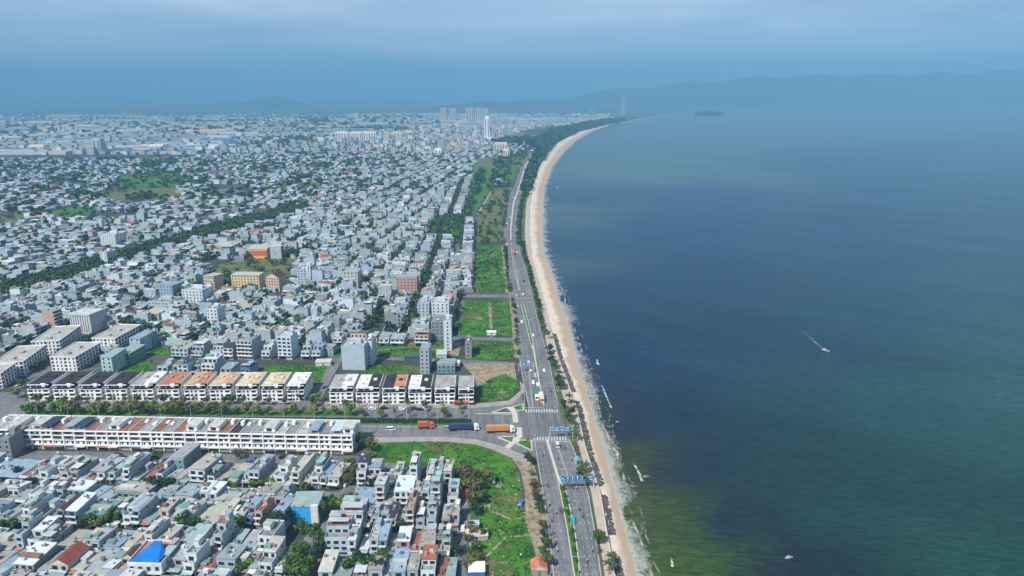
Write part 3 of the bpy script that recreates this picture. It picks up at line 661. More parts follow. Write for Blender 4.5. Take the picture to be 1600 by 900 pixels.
def house_geo(w, d, fl, roof, wall, rng, lod=0):
    """returns {part name: [MB...]} and the windows (x, y, z, w, h); facade at y = 0 facing -y"""
    wc = vary(WALLC[wall], rng); rk, rc, _ = ROOFS[roof]; rc = vary(rc, rng, 0.15)
    side = wc if rng.random() < 0.3 else vary(WALLC[rng.choice('ggoltgg')], rng)
    parts = {}; wins = []
    W = MB(); hw = w / 2
    back = rng.uniform(0, 2.5) if d > 12 else 0
    set_top = fl >= 2 and rng.random() < 0.55
    zf = (fl - 1) * FL if set_top else fl * FL
    sb = rng.uniform(2.0, 4.5) if set_top else 0
    def walls(x0, x1, y0, y1, z0, z1):
        n = len(W.v)
        W.v.extend([(x0, y0, z0), (x1, y0, z0), (x1, y1, z0), (x0, y1, z0), (x0, y0, z1), (x1, y0, z1), (x1, y1, z1), (x0, y1, z1)])
        for f, c in (((0, 1, 5, 4), wc), ((1, 2, 6, 5), side), ((2, 3, 7, 6), side), ((3, 0, 4, 7), side), ((4, 5, 6, 7), vary((0.30, 0.30, 0.28), rng))):
            W.f.append(tuple(i + n for i in f)); W._a('flat' if c not in (wc, side) else 'wall', c)
    walls(-hw, hw, 0, d - back, 0, zf)
    if set_top:
        walls(-hw, hw, sb, d - back, zf, fl * FL)
    if back > 0.8: walls(-hw, hw, d - back, d, 0, FL)
    parts['wall'] = W
    ztop = fl * FL; Rf = MB(); y0, y1 = sb, d - back
    if rk == 'flat':
        Rf.box(-hw + 0.2, hw - 0.2, y0 + 0.2, y1 - 0.2, ztop, ztop + 0.12, 'flat', rc)
        parapet(Rf, -hw, hw, y0, y1, ztop, wc if rng.random() < 0.6 else side, rng.uniform(0.5, 1.0))
    else:
        roof_mb(Rf, rk, rc, -hw, hw, y0, y1, ztop, rng)
        if rk == 'tin' and rng.random() < 0.5:
            parapet(Rf, -hw - 0.02, hw + 0.02, y0 - 0.02, y1 + 0.02, ztop - 0.05, side, 0.5)
    if lod < 2 and d > 8:          # clutter: small tanks, lean-tos, patches, boxes
        for _ in range(rng.randint(1, 4)):
            cx, cy, q = rng.uniform(-hw + .6, hw - .6), rng.uniform(y0 + 1, y1 - 1), rng.uniform(.25, .7)
            zz = ztop + (0.1 if rk == 'flat' else 1.0 if rk == 'tin' else 0.3)
            if rk == 'gable': break
            cc2 = rng.choice(((.35, .34, .32), (.55, .55, .53), (.12, .12, .12), (.25, .14, .1), (.1, .2, .3), (.2, .2, .19)))
            Rf.box(cx - q, cx + q, cy - q * .8, cy + q * .8, zz - .8, zz + rng.uniform(.2, .9), 'rough', cc2)
        if rk == 'tin' and rng.random() < .35:      # a patch of newer or rustier sheet
            t0 = rng.uniform(.1, .5); q1 = y0 + (y1 - y0) * t0; q2 = q1 + (y1 - y0) * rng.uniform(.15, .35)
            Rf.box(-hw - .1, rng.choice((hw + .1, 0)), q1, q2, ztop - .2, ztop + 1.62, 'tin', vary(rng.choice(((.3, .32, .32), (.45, .47, .48), (.2, .13, .1), (.17, .28, .26))), rng))
    parts['roof'] = Rf
    if lod < 2 and rk == 'flat' and d > 9:
        S = MB(); sx = rng.choice((-1, 1)); ys0 = y0 + rng.uniform(0.35, 0.6) * (y1 - y0)
        xa, xb = (-hw + 0.3, 0.2) if sx < 0 else (-0.2, hw - 0.3)
        S.box(xa, xb, ys0, ys0 + 3.6, ztop + 0.1, ztop + 2.6, 'wall', wc); S.box(xa - .2, xb + .2, ys0 - .2, ys0 + 3.8, ztop + 2.6, ztop + 2.75, 'flat', vary(rng.choice(((0.4, 0.4, 0.38), (0.32, 0.45, 0.42), (0.6, 0.6, 0.58))), rng))
        parts['stair_tower'] = S
        if rng.random() < 0.5:
            C = MB(); ca_, cb = y0 + 0.8, ys0 - 0.4
            if cb - ca_ > 2:
                C.box(-hw + 0.3, hw - 0.3, ca_, cb, ztop + 2.2, ztop + 2.32, 'tin', vary(rng.choice(((0.42, 0.45, 0.45), (0.3, 0.45, 0.42), (0.6, 0.63, 0.64))), rng), True)
                for xx in (-hw + 0.4, hw - 0.5):
                    for yy in (ca_ + 0.1, cb - 0.2): C.box(xx, xx + 0.1, yy, yy + 0.1, ztop + 0.1, ztop + 2.2, 'paint', (0.4, 0.4, 0.4))
                parts['roof_canopy'] = C
    if lod < 2 and rng.random() < 0.38 and d > 8 and rk != 'gable':
        T = MB(); ty = y1 - rng.uniform(2, 5); tx = rng.uniform(-hw + 1.2, hw - 1.2) if hw > 1.4 else 0
        tz = ztop + (2.75 if 'stair_tower' in parts and False else (0.12 if rk == 'flat' else 1.2))
        if lod == 0:
            T.cyl(ty, tz + 1.0, 0.5, 0.5, tx - 0.7, tx + 0.7, 10, 'paint', (0.42, 0.44, 0.46), 'x')
            T.box(tx - 0.7, tx - 0.6, ty - 0.5, ty + 0.5, tz, tz + 0.8, 'rough', (0.3, 0.3, 0.3)); T.box(tx + 0.6, tx + 0.7, ty - 0.5, ty + 0.5, tz, tz + 0.8, 'rough', (0.3, 0.3, 0.3))
        else: T.box(tx - 0.9, tx + 0.9, ty - 0.6, ty + 0.6, tz, tz + 1.5, 'paint', (0.6, 0.62, 0.64))
        parts['water_tank'] = T
    nb = max(1, int(w / 2.6))
    # ground floor: shop front or porch
    D = MB(); D.box(-hw + 0.35, hw - 0.35 if w < 7 else 0.4, -0.05, 0.02, 0.05, 2.6, 'glass' if rng.random() < 0.5 else 'paint', rng.choice((DARK, (0.16, 0.14, 0.12), (0.25, 0.27, 0.28))), True)
    parts['door'] = D
    if lod < 2:
        A = MB(); dp = rng.uniform(0.9, 2.6)
        A.box(-hw + 0.05, hw - 0.05, -dp, 0, 2.95, 3.07, 'tin', vary(rng.choice(((0.45, 0.47, 0.47), (0.25, 0.35, 0.45), (0.6, 0.6, 0.58), (0.4, 0.18, 0.12), (0.28, 0.42, 0.38))), rng), True)
        parts['awning'] = A
        balc = fl > 1 and rng.random() < 0.7
        for k in range(1, fl):
            yy = sb if (set_top and k == fl - 1) else 0.0
            z = k * FL
            if balc and not (set_top and k == fl - 1):
                Bc = parts.setdefault('balcony' + '#' * k, MB())
                Bc.box(-hw + 0.05, hw - 0.05, -1.1, 0, z, z + 0.15, 'wall', wc, True); Bc.box(-hw + 0.05, hw - 0.05, -1.12, -1.0, z + 0.15, z + 1.0, 'wall', vary((0.66, 0.66, 0.64), rng), True)
                Bc.box(-hw + 0.05, -hw + 0.2, -1.0, 0, z + 0.15, z + 1.0, 'wall', wc)
                Bc.box(hw - 0.2, hw - 0.05, -1.0, 0, z + 0.15, z + 1.0, 'wall', wc)
            for j in range(nb):
                cx = -hw + w * (j + 0.5) / nb
                wins.append((cx, yy - 0.02, z + 1.35, min(2.5, w / nb * rng.choice((0.5, 0.7, 0.78))), 2.0 if balc else 1.55))
        if set_top:
            Pp = MB(); Pp.box(-hw, hw, 0, 0.15, zf, zf + 0.9, 'wall', wc); Pp.box(-hw, -hw + 0.15, 0.15, sb, zf, zf + 0.9, 'wall', wc); Pp.box(hw - 0.15, hw, 0.15, sb, zf, zf + 0.9, 'wall', wc)
            parts['terrace_rail'] = Pp
        if rng.random() < 0.4 and fl > 1:
            for k in range(1, fl):
                wins.append(('side', d * rng.uniform(0.3, 0.8), k * FL + 1.7, 1.1, 1.2))
    return parts, wins, dict(wc=wc)

SPECS = []      # every house of the town: dict
def add_house(x, y, rz, w, d, fl, roof, wall, row=None, idx=0, seed=None, hand=False, lab=None):
    SPECS.append(dict(x=x, y=y, rz=rz, w=w, d=d, fl=fl, roof=roof, wall=wall, row=row, idx=idx, seed=seed if seed is not None else len(SPECS) * 7 + 3, hand=hand, lab=lab))

def near_house(s, windows_as_parts):
    rng = random.Random(s['seed'])
    parts, wins, info = house_geo(s['w'], s['d'], s['fl'], s['roof'], s['wall'], rng, 0)
    root = empty('townhouse', (s['x'], s['y'], 0), s['rz'])
    n = ROOFS[s['roof']][2]
    st = {1: 'low', 2: 'two-storey', 3: 'three-storey', 4: 'four-storey'}.get(s['fl'], 'tall')
    lab = f"{st} {WALLN[s['wall']]} house with {n}, {s['pos']}"
    if len(lab.replace(',', '').split()) > 16: lab = f"{WALLN[s['wall']]} house with {n}, {s['pos']}"
    if len(lab.replace(',', '').split()) > 16: lab = f"{WALLN[s['wall']]} house, {n}, {s['pos']}"
    if len(lab.replace(',', '').split()) > 16: lab = f"{WALLN[s['wall']]} house, {n.replace(' gable', '')}, {s['pos'].replace('nearest in', 'in')}"
    tag(root, lab, 'house', s['grp'])
    wall = None
    if not windows_as_parts:
        for q_ in wins:
            if q_[0] == 'side': continue
            cx, yy, cz, ww, hh = q_
            parts['wall'].box(cx - ww/2, cx + ww/2, yy - 0.06, yy + 0.02, cz - hh/2, cz + hh/2, 'glass', (0, 0, 0), True)
    ro = None
    for nm in ('wall', 'roof', 'door', 'awning', 'balcony#', 'balcony##', 'balcony###', 'balcony####', 'balcony#####', 'terrace_rail', 'stair_tower', 'roof_canopy', 'water_tank'):
        if nm in parts:
            o = parts[nm].build(nm.strip('#'), ro if nm in ('stair_tower', 'roof_canopy', 'water_tank') else root)
            if nm == 'roof': ro = o
    if windows_as_parts:
        for q_ in wins:
            o = bpy.data.objects.new('window', WIN_ME); COL.objects.link(o); o.parent = root
            if q_[0] == 'side':
                _, yy, cz, ww, hh = q_; o.location = (s['w'] / 2, yy, cz); o.rotation_euler = (0, 0, R(90)); o.scale = (ww, 1, hh)
            else:
                cx, yy, cz, ww, hh = q_; o.location = (cx, yy, cz); o.scale = (ww, 1, hh)
    return root

EXCL = [[P(*p) for p in poly] for _, poly in FIELDS]
def excl(px): EXCL.append([P(*p) for p in px])
excl([(722, 568), (815, 568), (815, 640), (742, 640)])

def free(x, y):
    for e in EXCL:
        if inside(e, x, y): return False
    return True

# --- hand-laid rows in the lower left: "x0 x1 floors roof wall" in photo columns along the line of the fronts
def hand_row(name, line, depth, spec, seed=1, skew=0.0, group=''):
    rng = random.Random(seed); (ax, ay), (bx, by) = line
    toks = [t.split() for t in spec.strip().split(',') if t.strip()]
    n = 0
    A, B = Vector(P(ax, ay)), Vector(P(bx, by)); base = math.atan2(B.y - A.y, B.x - A.x)
    for t in toks:
        x0, x1 = float(t[0]), float(t[1]); fl = int(t[2]); roof, wall = t[3], t[4]
        dd = float(t[5]) if len(t) > 5 else depth * rng.uniform(0.88, 1.0)
        pya = ay + (by - ay) * (x0 - ax) / (bx - ax); pyb = ay + (by - ay) * (x1 - ax) / (bx - ax)
        a, b2 = Vector(P(x0, pya)), Vector(P(x1, pyb)); mid = (a + b2) / 2
        n += 1
        if roof in 'tfg' and rng.random() < .28: roof = {'t': 'H', 'f': 'h', 'g': 'H'}[roof]
        off = rng.uniform(0, 1.0)
        rz = base - skew
        add_house(mid.x + off * math.sin(-rz) * -1, mid.y + off, rz, max(3.2, (b2 - a).length * math.cos(skew) - rng.choice((0.1, 0.1, 0.5, 0.9))), dd, fl, roof, wall, name, n, seed=seed * 1000 + n, hand=True)
PAL_W = 'wwwwggglllccttboopyw'
PAL_R = 'tttHHggggwwwbbccffhhFFFTTdrakG'
def rand_row(x0, x1, rng, wmin=12, wmax=20, fls=(1, 2, 2, 2, 3, 3)):
    out = []; x = x0
    while x < x1 - 8:
        w = rng.uniform(wmin, wmax)
        if rng.random() > 0.06: out.append(f"{x:.1f} {min(x + w, x1):.1f} {rng.choice(fls)} {rng.choice(PAL_R)} {rng.choice(PAL_W)}")
        x += w
    return ','.join(out)
rg = random.Random(11)
SK = R(7)
G1 = 'houses in the rows below the white terrace'
hand_row('row next to the terrace', ((0, 753), (520, 765)), 17.5,
 "-50 -32 2 t g,-32 0 1 b w,0 30 1 b l,30 49 1 T w,50 62 2 t g,62 78 2 f w,78 97 2 t w,97 110 2 f g,110 125 2 f n,126 137 1 t l,137 151 2 t n,151 167 2 t w,170 182 2 g w,183 192 1 g t,193 207 3 f w,208 221 1 f g,222 236 1 R n,"
 "244 257 2 K w,258 271 1 t w,272 283 1 g t,283 296 1 f g,297 323 3 g w,325 337 2 k w,337 353 1 t g,353 370 1 c c,378 390 2 t w,390 408 3 f l,409 428 1 g t,429 446 3 f w,447 455 1 c t,456 470 3 c c,471 485 1 c c,486 500 3 f w,501 511 2 b w,512 532 2 g t", 2, SK)
hand_row('second row below the terrace', ((0, 791), (440, 797)), 13.5,
 "-45 -25 2 g w,-22 0 2 t g,0 22 2 w w,22 44 1 g t,46 60 2 F w,60 78 2 f w,79 92 2 f g,93 128 2 w G,128 150 1 b t,152 172 1 t t,174 226 2 g G,232 250 1 t g,252 272 2 g t,274 304 2 g l,304 320 2 w w,320 334 2 w l,335 350 1 g t,350 372 1 g t,374 386 1 t g,386 399 1 R n,400 425 2 t w,426 446 2 f g", 3, SK)
hand_row('third row below the terrace', ((0, 824), (440, 828)), 15.0,
 "-55 -33 1 t g,-30 -8 2 b l,-6 15 1 t l,18 36 1 f g,38 52 3 f w,54 74 2 K w,76 90 1 c c,92 104 3 d n,105 127 3 w B,133 166 2 G w,168 176 1 R n,176 191 2 f o,193 208 3 a w,208 222 3 a G,222 240 1 g t,240 256 2 g c,257 270 1 f o,270 284 2 t g,285 300 2 g l,300 314 1 c c,314 340 1 c c,342 353 2 c n,355 366 1 f g,367 382 2 t g,383 397 3 b B,398 414 3 T p,415 428 1 g t,430 447 3 b d", 4, SK)
hand_row('fourth row below the terrace', ((0, 866), (440, 868)), 12.5,
 "-60 -40 2 g g,-38 -20 1 t l,-18 0 1 t g,0 24 1 t g,26 42 4 T l,44 64 3 w w,64 84 2 f c,86 118 1 t g,120 140 1 c c,141 160 2 t g,162 188 1 b w,190 206 1 t g,208 226 1 t l,228 243 3 f w,244 264 2 g w,266 284 1 f g,286 312 2 g t,313 332 1 t d,334 352 4 T l,354 372 1 g t,374 402 1 t g,404 430 3 f w", 5, SK)
hand_row('fifth row below the terrace', ((0, 903), (440, 903)), 14.5,
 "-60 -38 2 f g,-36 -8 1 t w,-6 20 1 b w,20 58 2 w b,60 78 1 t g,79 110 2 r c,112 132 1 c c,134 158 1 t g,160 178 1 w t,180 204 2 d p,244 262 2 f o,262 284 2 t g,286 308 3 F w,310 330 1 R n,332 366 2 g t,368 388 1 f g,390 402 1 g t,404 428 3 g w,429 446 1 w w", 6, SK)
hand_row('row nearest the bottom edge', ((0, 946), (440, 946)), 13, rand_row(-60, 440, rg, 18, 28, (1, 1, 2, 2)), 7, SK)
hand_row('row beyond the bottom edge', ((0, 985), (860, 985)), 12, rand_row(-60, 440, rg, 20, 28, (1, 1, 2)) + ',' + rand_row(480, 712, rg, 20, 28, (1, 1, 2)), 8, SK)
# the cluster beside the green field
hand_row('top cluster row by the field', ((540, 764), (720, 764)), 14,
 "558 573 4 S w,574 594 3 b w,604 614 1 t o,614 627 2 g t,628 640 1 g l,641 653 4 T w,667 679 3 F w,680 692 3 f g,693 707 3 c c", 9, 0.02)
hand_row('second cluster row by the field', ((540, 796), (730, 796)), 13,
 "548 585 1 b l,586 603 4 w c,604 616 1 g l,616 646 3 w w,648 656 2 f g,657 672 3 F l,673 689 4 f b,698 717 3 g w", 10, 0.02)
hand_row('third cluster row by the field', ((530, 830), (730, 832)), 14,
 "530 570 3 F w,571 578 2 g w,578 592 2 f b,592 604 2 t l,606 620 2 k w,621 634 1 g t,635 648 4 f p,650 664 2 f g,665 683 3 T l,690 704 2 t o,704 717 2 f c", 11, 0.01)
hand_row('fourth cluster row by the field', ((500, 872), (730, 873)), 13.5,
 "508 545 4 T l,546 556 3 w w,560 577 1 w t,578 592 3 F l,592 606 3 b G,607 618 1 t g,619 640 2 w p,641 654 1 R p,655 680 2 f g,681 688 2 T o,689 704 2 f c", 12, 0.0)
hand_row('lowest cluster row by the field', ((500, 915), (730, 915)), 13,
 "498 520 2 c g,522 548 1 g t,550 574 1 f g,576 598 2 t g,600 612 1 g G,612 634 2 b b,635 655 2 g t,656 682 3 R w,684 698 1 R c,699 710 1 g t", 13, 0.0)
# houses along the plots behind the villas
hand_row('row behind the villas', ((180, 588), (500, 590)), 13,
 "243 260 2 f l,264 276 2 g t,277 296 3 k w,297 312 2 G G,315 338 4 w w,345 362 2 b l,375 392 2 T B", 14, R(6))
hand_row('tall row behind the villas', ((180, 562), (560, 562)), 14,
 "153 168 2 t g,268 296 3 t l,298 318 3 F g,328 348 3 f w,349 366 3 k w,370 398 5 f g,408 424 3 F w,434 458 6 F w,470 486 3 f l,487 502 3 b l", 15, R(8))
hand_row('row facing the side street', ((400, 541), (700, 541)), 13,
 "457 470 2 w l,472 488 1 t g,490 505 2 g t,520 535 2 F w,546 572 3 R c,574 590 2 f g,592 608 2 t l,610 632 2 g g,648 670 3 T p", 16, R(3))

EXCL_ROWS = [(-80, 700), (760, 700), (760, 930), (-80, 1000)]
# --- the rest of the town: lots on streets, in districts with their own direction
DIST = [  # polygon (photo), angle, lot width, lot depth, street width, name
 ([(40, 566), (-60, 540), (-60, 490), (120, 420), (330, 345), (470, 325), (520, 330), (560, 470), (520, 545), (440, 540), (400, 552), (225, 550), (150, 505)], R(-15), 5.0, 15, 8, 'quarter behind the villas'),
 ([(455, 545), (520, 470), (470, 325), (560, 270), (650, 250), (700, 300), (648, 380), (590, 470), (580, 530)], R(-8), 4.8, 15, 8.5, 'quarter around the yellow apartments'),
 ([(590, 535), (600, 440), (650, 370), (690, 300), (735, 270), (722, 345), (676, 376), (718, 382), (714, 440), (700, 530)], R(-1.5), 4.8, 15, 9, 'quarter beside the green plots'),
 ([(722, 462), (744, 462), (744, 384), (738, 345), (724, 345), (720, 384)], R(0), 5.2, 14, 6, 'single row beside the green plots'),
 ([(745, 345), (780, 330), (800, 262), (770, 262), (745, 300)], R(0), 9, 20, 26, 'scattered houses by the coastal road'),
 ([(-100, 500), (-100, 330), (150, 345), (330, 335), (100, 425)], R(-17), 5.0, 15, 9, 'quarter beyond the tree-lined avenue'),
 ([(-100, 328), (-100, 250), (150, 250), (330, 250), (520, 240), (640, 245), (560, 268), (480, 320), (320, 335), (140, 330)], R(-17), 5.6, 15, 9, 'old quarter'),
 ([(300, 250), (330, 232), (560, 222), (760, 222), (830, 225), (800, 255), (700, 290), (640, 245)], R(-8), 5.6, 15, 8, 'quarter before the tower'),
]
EX2 = []
SPREAD = 1
def excl2(px): EX2.append([P(*p) for p in px])
excl2([(-40, 480), (-40, 456), (220, 388), (480, 318), (490, 330), (240, 402), (40, 462)])      # tree-lined avenue
excl2([(315, 462), (325, 405), (470, 405), (455, 462)]); excl2([(382, 412), (382, 392), (425, 392), (425, 412)])
excl2([(-60, 608), (-60, 585), (0, 560), (60, 540), (110, 516), (165, 514), (236, 512), (225, 550), (215, 592), (45, 600)])
excl2([(170, 296), (190, 272), (285, 268), (292, 292), (200, 312)]); excl2([(330, 310), (330, 288), (395, 288), (395, 310)])

SPECIALS = [  # photo base columns, base line, storeys, depth m, wall, roof, angle deg, label
 (475, 487, 448, 7, 12, 'w', 'F', 8, 'slender white tower house beside the yellow apartment blocks'),
 (694, 706, 548, 8, 12, 'w', 'F', 1, 'slender white tower house standing alone beside the green plots'),
 (727, 737, 559, 4, 12, 'o', 'T', 1, 'narrow grey house alone at the edge of the grass plot'),
 (657, 671, 584, 6, 14, 'g', 'g', 3, 'slim grey tower house with green roof behind the second villa group'),
 (683, 711, 583, 2, 12, 'G', 'g', 1, 'teal shed with pale tin roof behind the last villas'),
 (535, 571, 578, 6, 14, 'l', 'F', 6, 'big windowless pale blue-grey block beside the second villa group'),
 (571, 583, 570, 6, 12, 'w', 'K', 5, 'white and black house close to the big blue-grey block'),
 (500, 521, 556, 2, 10, 'g', 't', 5, 'grey house with low annex beside the first side street'),
 (620, 652, 462, 6, 15, 'p', 't', 3, 'pair of unfinished brick-red tower houses in the mid town'),
 (537, 560, 452, 6, 15, 'c', 't', 6, 'tall cream house with grey side in the mid town'),
 (653, 671, 500, 5, 14, 'l', 'F', 2, 'pale blue-white tall house at the street with trees'),
 (675, 702, 505, 6, 16, 'w', 'F', 1, 'big white block with grey rear near the side street'),
 (674, 700, 530, 5, 10, 'o', 'f', 1, 'bare grey brick-topped house at the end of the block'),
 (232, 272, 492, 4, 16, 'l', 'f', 12, 'broad pale blue hall with flat roof left of the yellow apartments'),
 (285, 320, 478, 5, 16, 'w', 'F', 12, 'white apartment house with small windows near the yellow apartments'),
 (245, 272, 465, 4, 18, 'b', 'b', 12, 'pale blue building with wide roof left of the yellow apartments'),
 (225, 250, 505, 3, 16, 'c', 'c', 12, 'cream hall with cream roof on the avenue'),
 (325, 343, 515, 6, 12, 'w', 'F', 10, 'white house with balconied front in the quarter behind the villas'),
 (466, 480, 448, 6, 12, 'l', 'F', 8, 'pale tower house on the corner by the yellow apartments'),
 (156, 184, 384, 5, 18, 'w', 'F', 15, 'white apartment house alone in the far left quarter'),
 (158, 170, 414, 5, 14, 'w', 'F', 15, 'white slab house near the avenue in the left quarter'),
]
for q_ in SPECIALS:
    x0, x1, by = q_[:3]; excl2([(x0 - 3, by + 2), (x1 + 3, by + 2), (x1 + 8, by - 9), (x0 + 2, by - 9)])

lot_rng = random.Random(5)
mass_trees = []          # x, y, radius
for di, (poly, ang, lw, ld, sw_, nm) in enumerate(DIST):
    wp = [P(*p) for p in poly]
    ca_, sa_ = math.cos(ang), math.sin(ang)
    loc = [(x * ca_ + y * sa_, -x * sa_ + y * ca_) for x, y in wp]
    u0, u1 = min(p[0] for p in loc), max(p[0] for p in loc); v0, v1 = min(p[1] for p in loc), max(p[1] for p in loc)
    u = u0; blk = 0
    period = 2 * ld + sw_ + 1.0
    while u < u1:
        for sidei in (0, 1):
            v = v0 + lot_rng.uniform(0, 6); cnt = 0
            while v < v1:
                w = lw * lot_rng.choice((0.85, 1, 1, 1, 1.25, 1.6) if di < 6 else (1, 1.2, 1.6, 2.0))
                if (v - v0) % 130 < 9: v += 9; continue
                uu = u + sw_ / 2 + (0 if sidei == 0 else 2 * ld + 0.5)
                vc = v + w / 2
                # facade point
                x = uu * ca_ - vc * sa_; y = uu * sa_ + vc * ca_
                um = u + sw_ / 2 + ld * (0.5 if sidei == 0 else 1.55)
                xm, ym = um * ca_ - vc * sa_, um * sa_ + vc * ca_
                v += w
                if not inside(wp, xm, ym): continue
                if not free(xm, ym) or any(inside(e, xm, ym) for e in EX2): continue
                if any(inside(e, x, y) for e in EXCL): continue
                if lot_rng.random() < (0.07 if di < 4 else 0.05 if di != 4 else 0.55):
                    mass_trees.append((xm, ym, lot_rng.uniform(2.2, 4.0)))
                    if lot_rng.random() < 0.4: continue
                    continue
                cnt += 1
                rz = ang + (R(-90) if sidei == 0 else R(90))
                fl = lot_rng.choice((1, 1, 2, 2, 2, 3, 3, 4) if di < 5 else (1, 1, 1, 1, 2, 2, 3))
                if lot_rng.random() < 0.02: fl += 2
                dd = ld * lot_rng.uniform(0.75, 1.0)
                add_house(x, y, rz, w - 0.1, dd, fl, lot_rng.choice('tttHHggggwwwwbbccffhFFFTtgwkGSRK' + ('dr' if lot_rng.random() < 0.3 else 'tg')), lot_rng.choice('wwwwwgglllccttbopw'), nm, 0, seed=len(SPECS) * 13 + 1)
                if lot_rng.random() < (0.5 if di < 4 else 0.10): mass_trees.append((x - (sw_ * 0.28) * math.cos(ang) * (1 if sidei == 0 else -1), y, lot_rng.uniform(2.2, 4.0)))
                if lot_rng.random() < (0.10 if di < 4 else 0.05): mass_trees.append((xm, ym, lot_rng.uniform(4, 5)))
        u += period

def dist_cam(s): return math.hypot(s['x'], s['y'])
def depth_of(s): return s['y'] * math.cos(YAW) * CP + H * SP
SPECS.sort(key=lambda s: (not s['hand'], dist_cam(s)))
hand = [s for s in SPECS if s['hand']]
rest = [s for s in SPECS if not s['hand']]
N_IND = 300
def in_view(s, m=25):
    X, Y = s['x'], s['y']
    xc = X * math.cos(YAW) - Y * math.sin(YAW); yc = X * math.sin(YAW) + Y * math.cos(YAW)
    dep = yc * CP + H * SP
    px = 800 + F * xc / dep; up = yc * SP - H * CP
    py = 450 - F * up / dep
    s['px'], s['py'] = px, py
    return -m < px < 1620 and py < 925
ind = [s for s in hand if in_view(s, 5)]
others = [s for s in hand if not in_view(s, 5)]
vis = [s for s in rest if in_view(s, -2)]
extra = vis[:max(0, N_IND - len(ind) - len(SPECIALS))]
ids = set(id(s) for s in extra)
others += [s for s in rest if id(s) not in ids]
print('hand', len(hand), 'individual', len(ind) + len(extra), 'mass', len(others))
rows = {}
for s in ind: rows.setdefault(s['row'], []).append(s)
for r_, L in rows.items():
    L.sort(key=lambda s: s['x'])
    for i, s in enumerate(L):
        s['pos'] = f"{ordn(i + 1)} from inland, {r_}" if len(L) > 1 else r_
        s['grp'] = r_ + ' of houses' if not r_.startswith('row') and 'row' not in r_ else 'houses of the ' + r_
rows = {}
for s in extra: rows.setdefault(s['row'], []).append(s)
for r_, L in rows.items():
    L.sort(key=lambda s: s['py'], reverse=True)
    for i, s in enumerate(L):
        s['pos'] = f"{ordn(i + 1)} nearest in the {r_}"; s['grp'] = 'houses of the ' + r_
for s in ind: near_house(s, True)
for s in extra: near_house(s, False)

mass = MB()
for s in others:
    dc = dist_cam(s)
    rng = random.Random(s['seed'])
    lod = 1 if dc < 800 else 2
    if lod == 2 and not in_view(s, 60): continue
    parts, wins, _ = house_geo(s['w'], s['d'], s['fl'], s['roof'], s['wall'], rng, lod)
    if lod == 1:
        for q_ in wins:
            if q_[0] == 'side': continue
            cx, yy, cz, ww, hh = q_
            parts['wall'].box(cx - ww/2, cx + ww/2, yy - 0.1, yy + 0.02, cz - hh/2, cz + hh/2, 'glass', (0, 0, 0))
    elif dc < 1700:
        for kf in range(1, s['fl']):
            parts['wall'].box(-s['w']/2 + 0.7, s['w']/2 - 0.7, -0.1, 0.02, kf*FL + 0.7, kf*FL + 2.4, 'glass', (0, 0, 0))
            if s['d'] > 8 and rng.random() < 0.5: parts['wall'].box(s['w']/2 - 0.02, s['w']/2 + 0.1, 3, 4.6, kf*FL + 0.9, kf*FL + 2.3, 'glass', (0, 0, 0))
    for pm in parts.values(): mass.merge(pm, loc=(s['x'], s['y'], 0), rz=s['rz'])
mo = mass.build('distant_houses')
tag(mo, 'dense quarters of small pale tin-roofed houses stretching away behind the nearer blocks', 'houses', kind='stuff')

# --- special houses with their own shapes
def slab(label, x0, x1, by, fl, d, wall, roof, ang, name='tower_house', cat='house', group=None, nb=None, wcol=None, balc=False, winsize=(1.1, 1.4), rcol=None):
    a, b2 = Vector(P(x0, by)), Vector(P(x1, by)); w = (b2 - a).length; mid = (a + b2) / 2
    root = empty(name, (mid.x, mid.y, 0), -R(ang)); rng = random.Random(int(x0 * 7 + by))
    wc = wcol or WALLC[wall]; hw = w / 2; zt = fl * FL
    tag(root, label, cat, group)
    W = MB(); W.box(-hw, hw, 0, d, 0, zt, 'wall', wc); W.build('wall', root)
    rf = MB(); rk, rc, _ = ROOFS[roof]; rc = rcol or rc
    if rk == 'flat':
        rf.box(-hw + .2, hw - .2, .2, d - .2, zt, zt + .1, 'flat', rc); parapet(rf, -hw, hw, 0, d, zt, wc, 0.9)
    else: roof_mb(rf, rk, rc, -hw, hw, 0, d, zt, rng)
    ro = rf.build('roof', root)
    if rk == 'flat':
        S = MB(); S.box(-hw * .4, hw * .5, d * .5, d * .5 + 3.5, zt + .1, zt + 2.7, 'wall', wc); S.build('stair_tower', ro)
        T = MB(); T.cyl(d * .3, zt + 1.1, .6, .6, -hw * .3, -hw * .3 + 1.6, 10, 'paint', (.6, .62, .65), 'x'); T.build('water_tank', ro)
        for _ in range(3):
            cx_, cy_ = rng.uniform(-hw + 1, hw - 1), rng.uniform(1, d - 1.5); K_ = MB(); K_.box(cx_ - .5, cx_ + .5, cy_ - .4, cy_ + .4, zt + .1, zt + .9, 'rough', (.3, .3, .3)); K_.build('roof_box', ro)
    nb = nb if nb is not None else max(1, int(w / 2.8))
    def win(lx, ly, lz, ww, hh, rz=0):
        o = bpy.data.objects.new('window', WIN_ME); COL.objects.link(o); o.parent = root
        o.location = (lx, ly, lz); o.scale = (ww, 1, hh); o.rotation_euler = (0, 0, rz)
    if nb:
        for k2 in range(0, fl):
            for j in range(nb): win(-hw + w * (j + .5) / nb, -.02, k2 * FL + 1.7, winsize[0], winsize[1])
            if balc:
                Bm = MB(); Bm.box(-hw + .3, hw - .3, -1, 0, k2 * FL + .02, k2 * FL + .15, 'wall', wc, True); Bm.box(-hw + .3, hw - .3, -1.02, -.9, k2 * FL + .15, k2 * FL + .95, 'wall', wc, True)
                if k2: Bm.build('balcony', root)
        ns = min(3, int(d / 5))
        for k2 in range(1, fl):
            for j in range(ns): win(hw + .02, d * (j + .5) / ns, k2 * FL + 1.7, 1.0, 1.2, R(90))
    return root
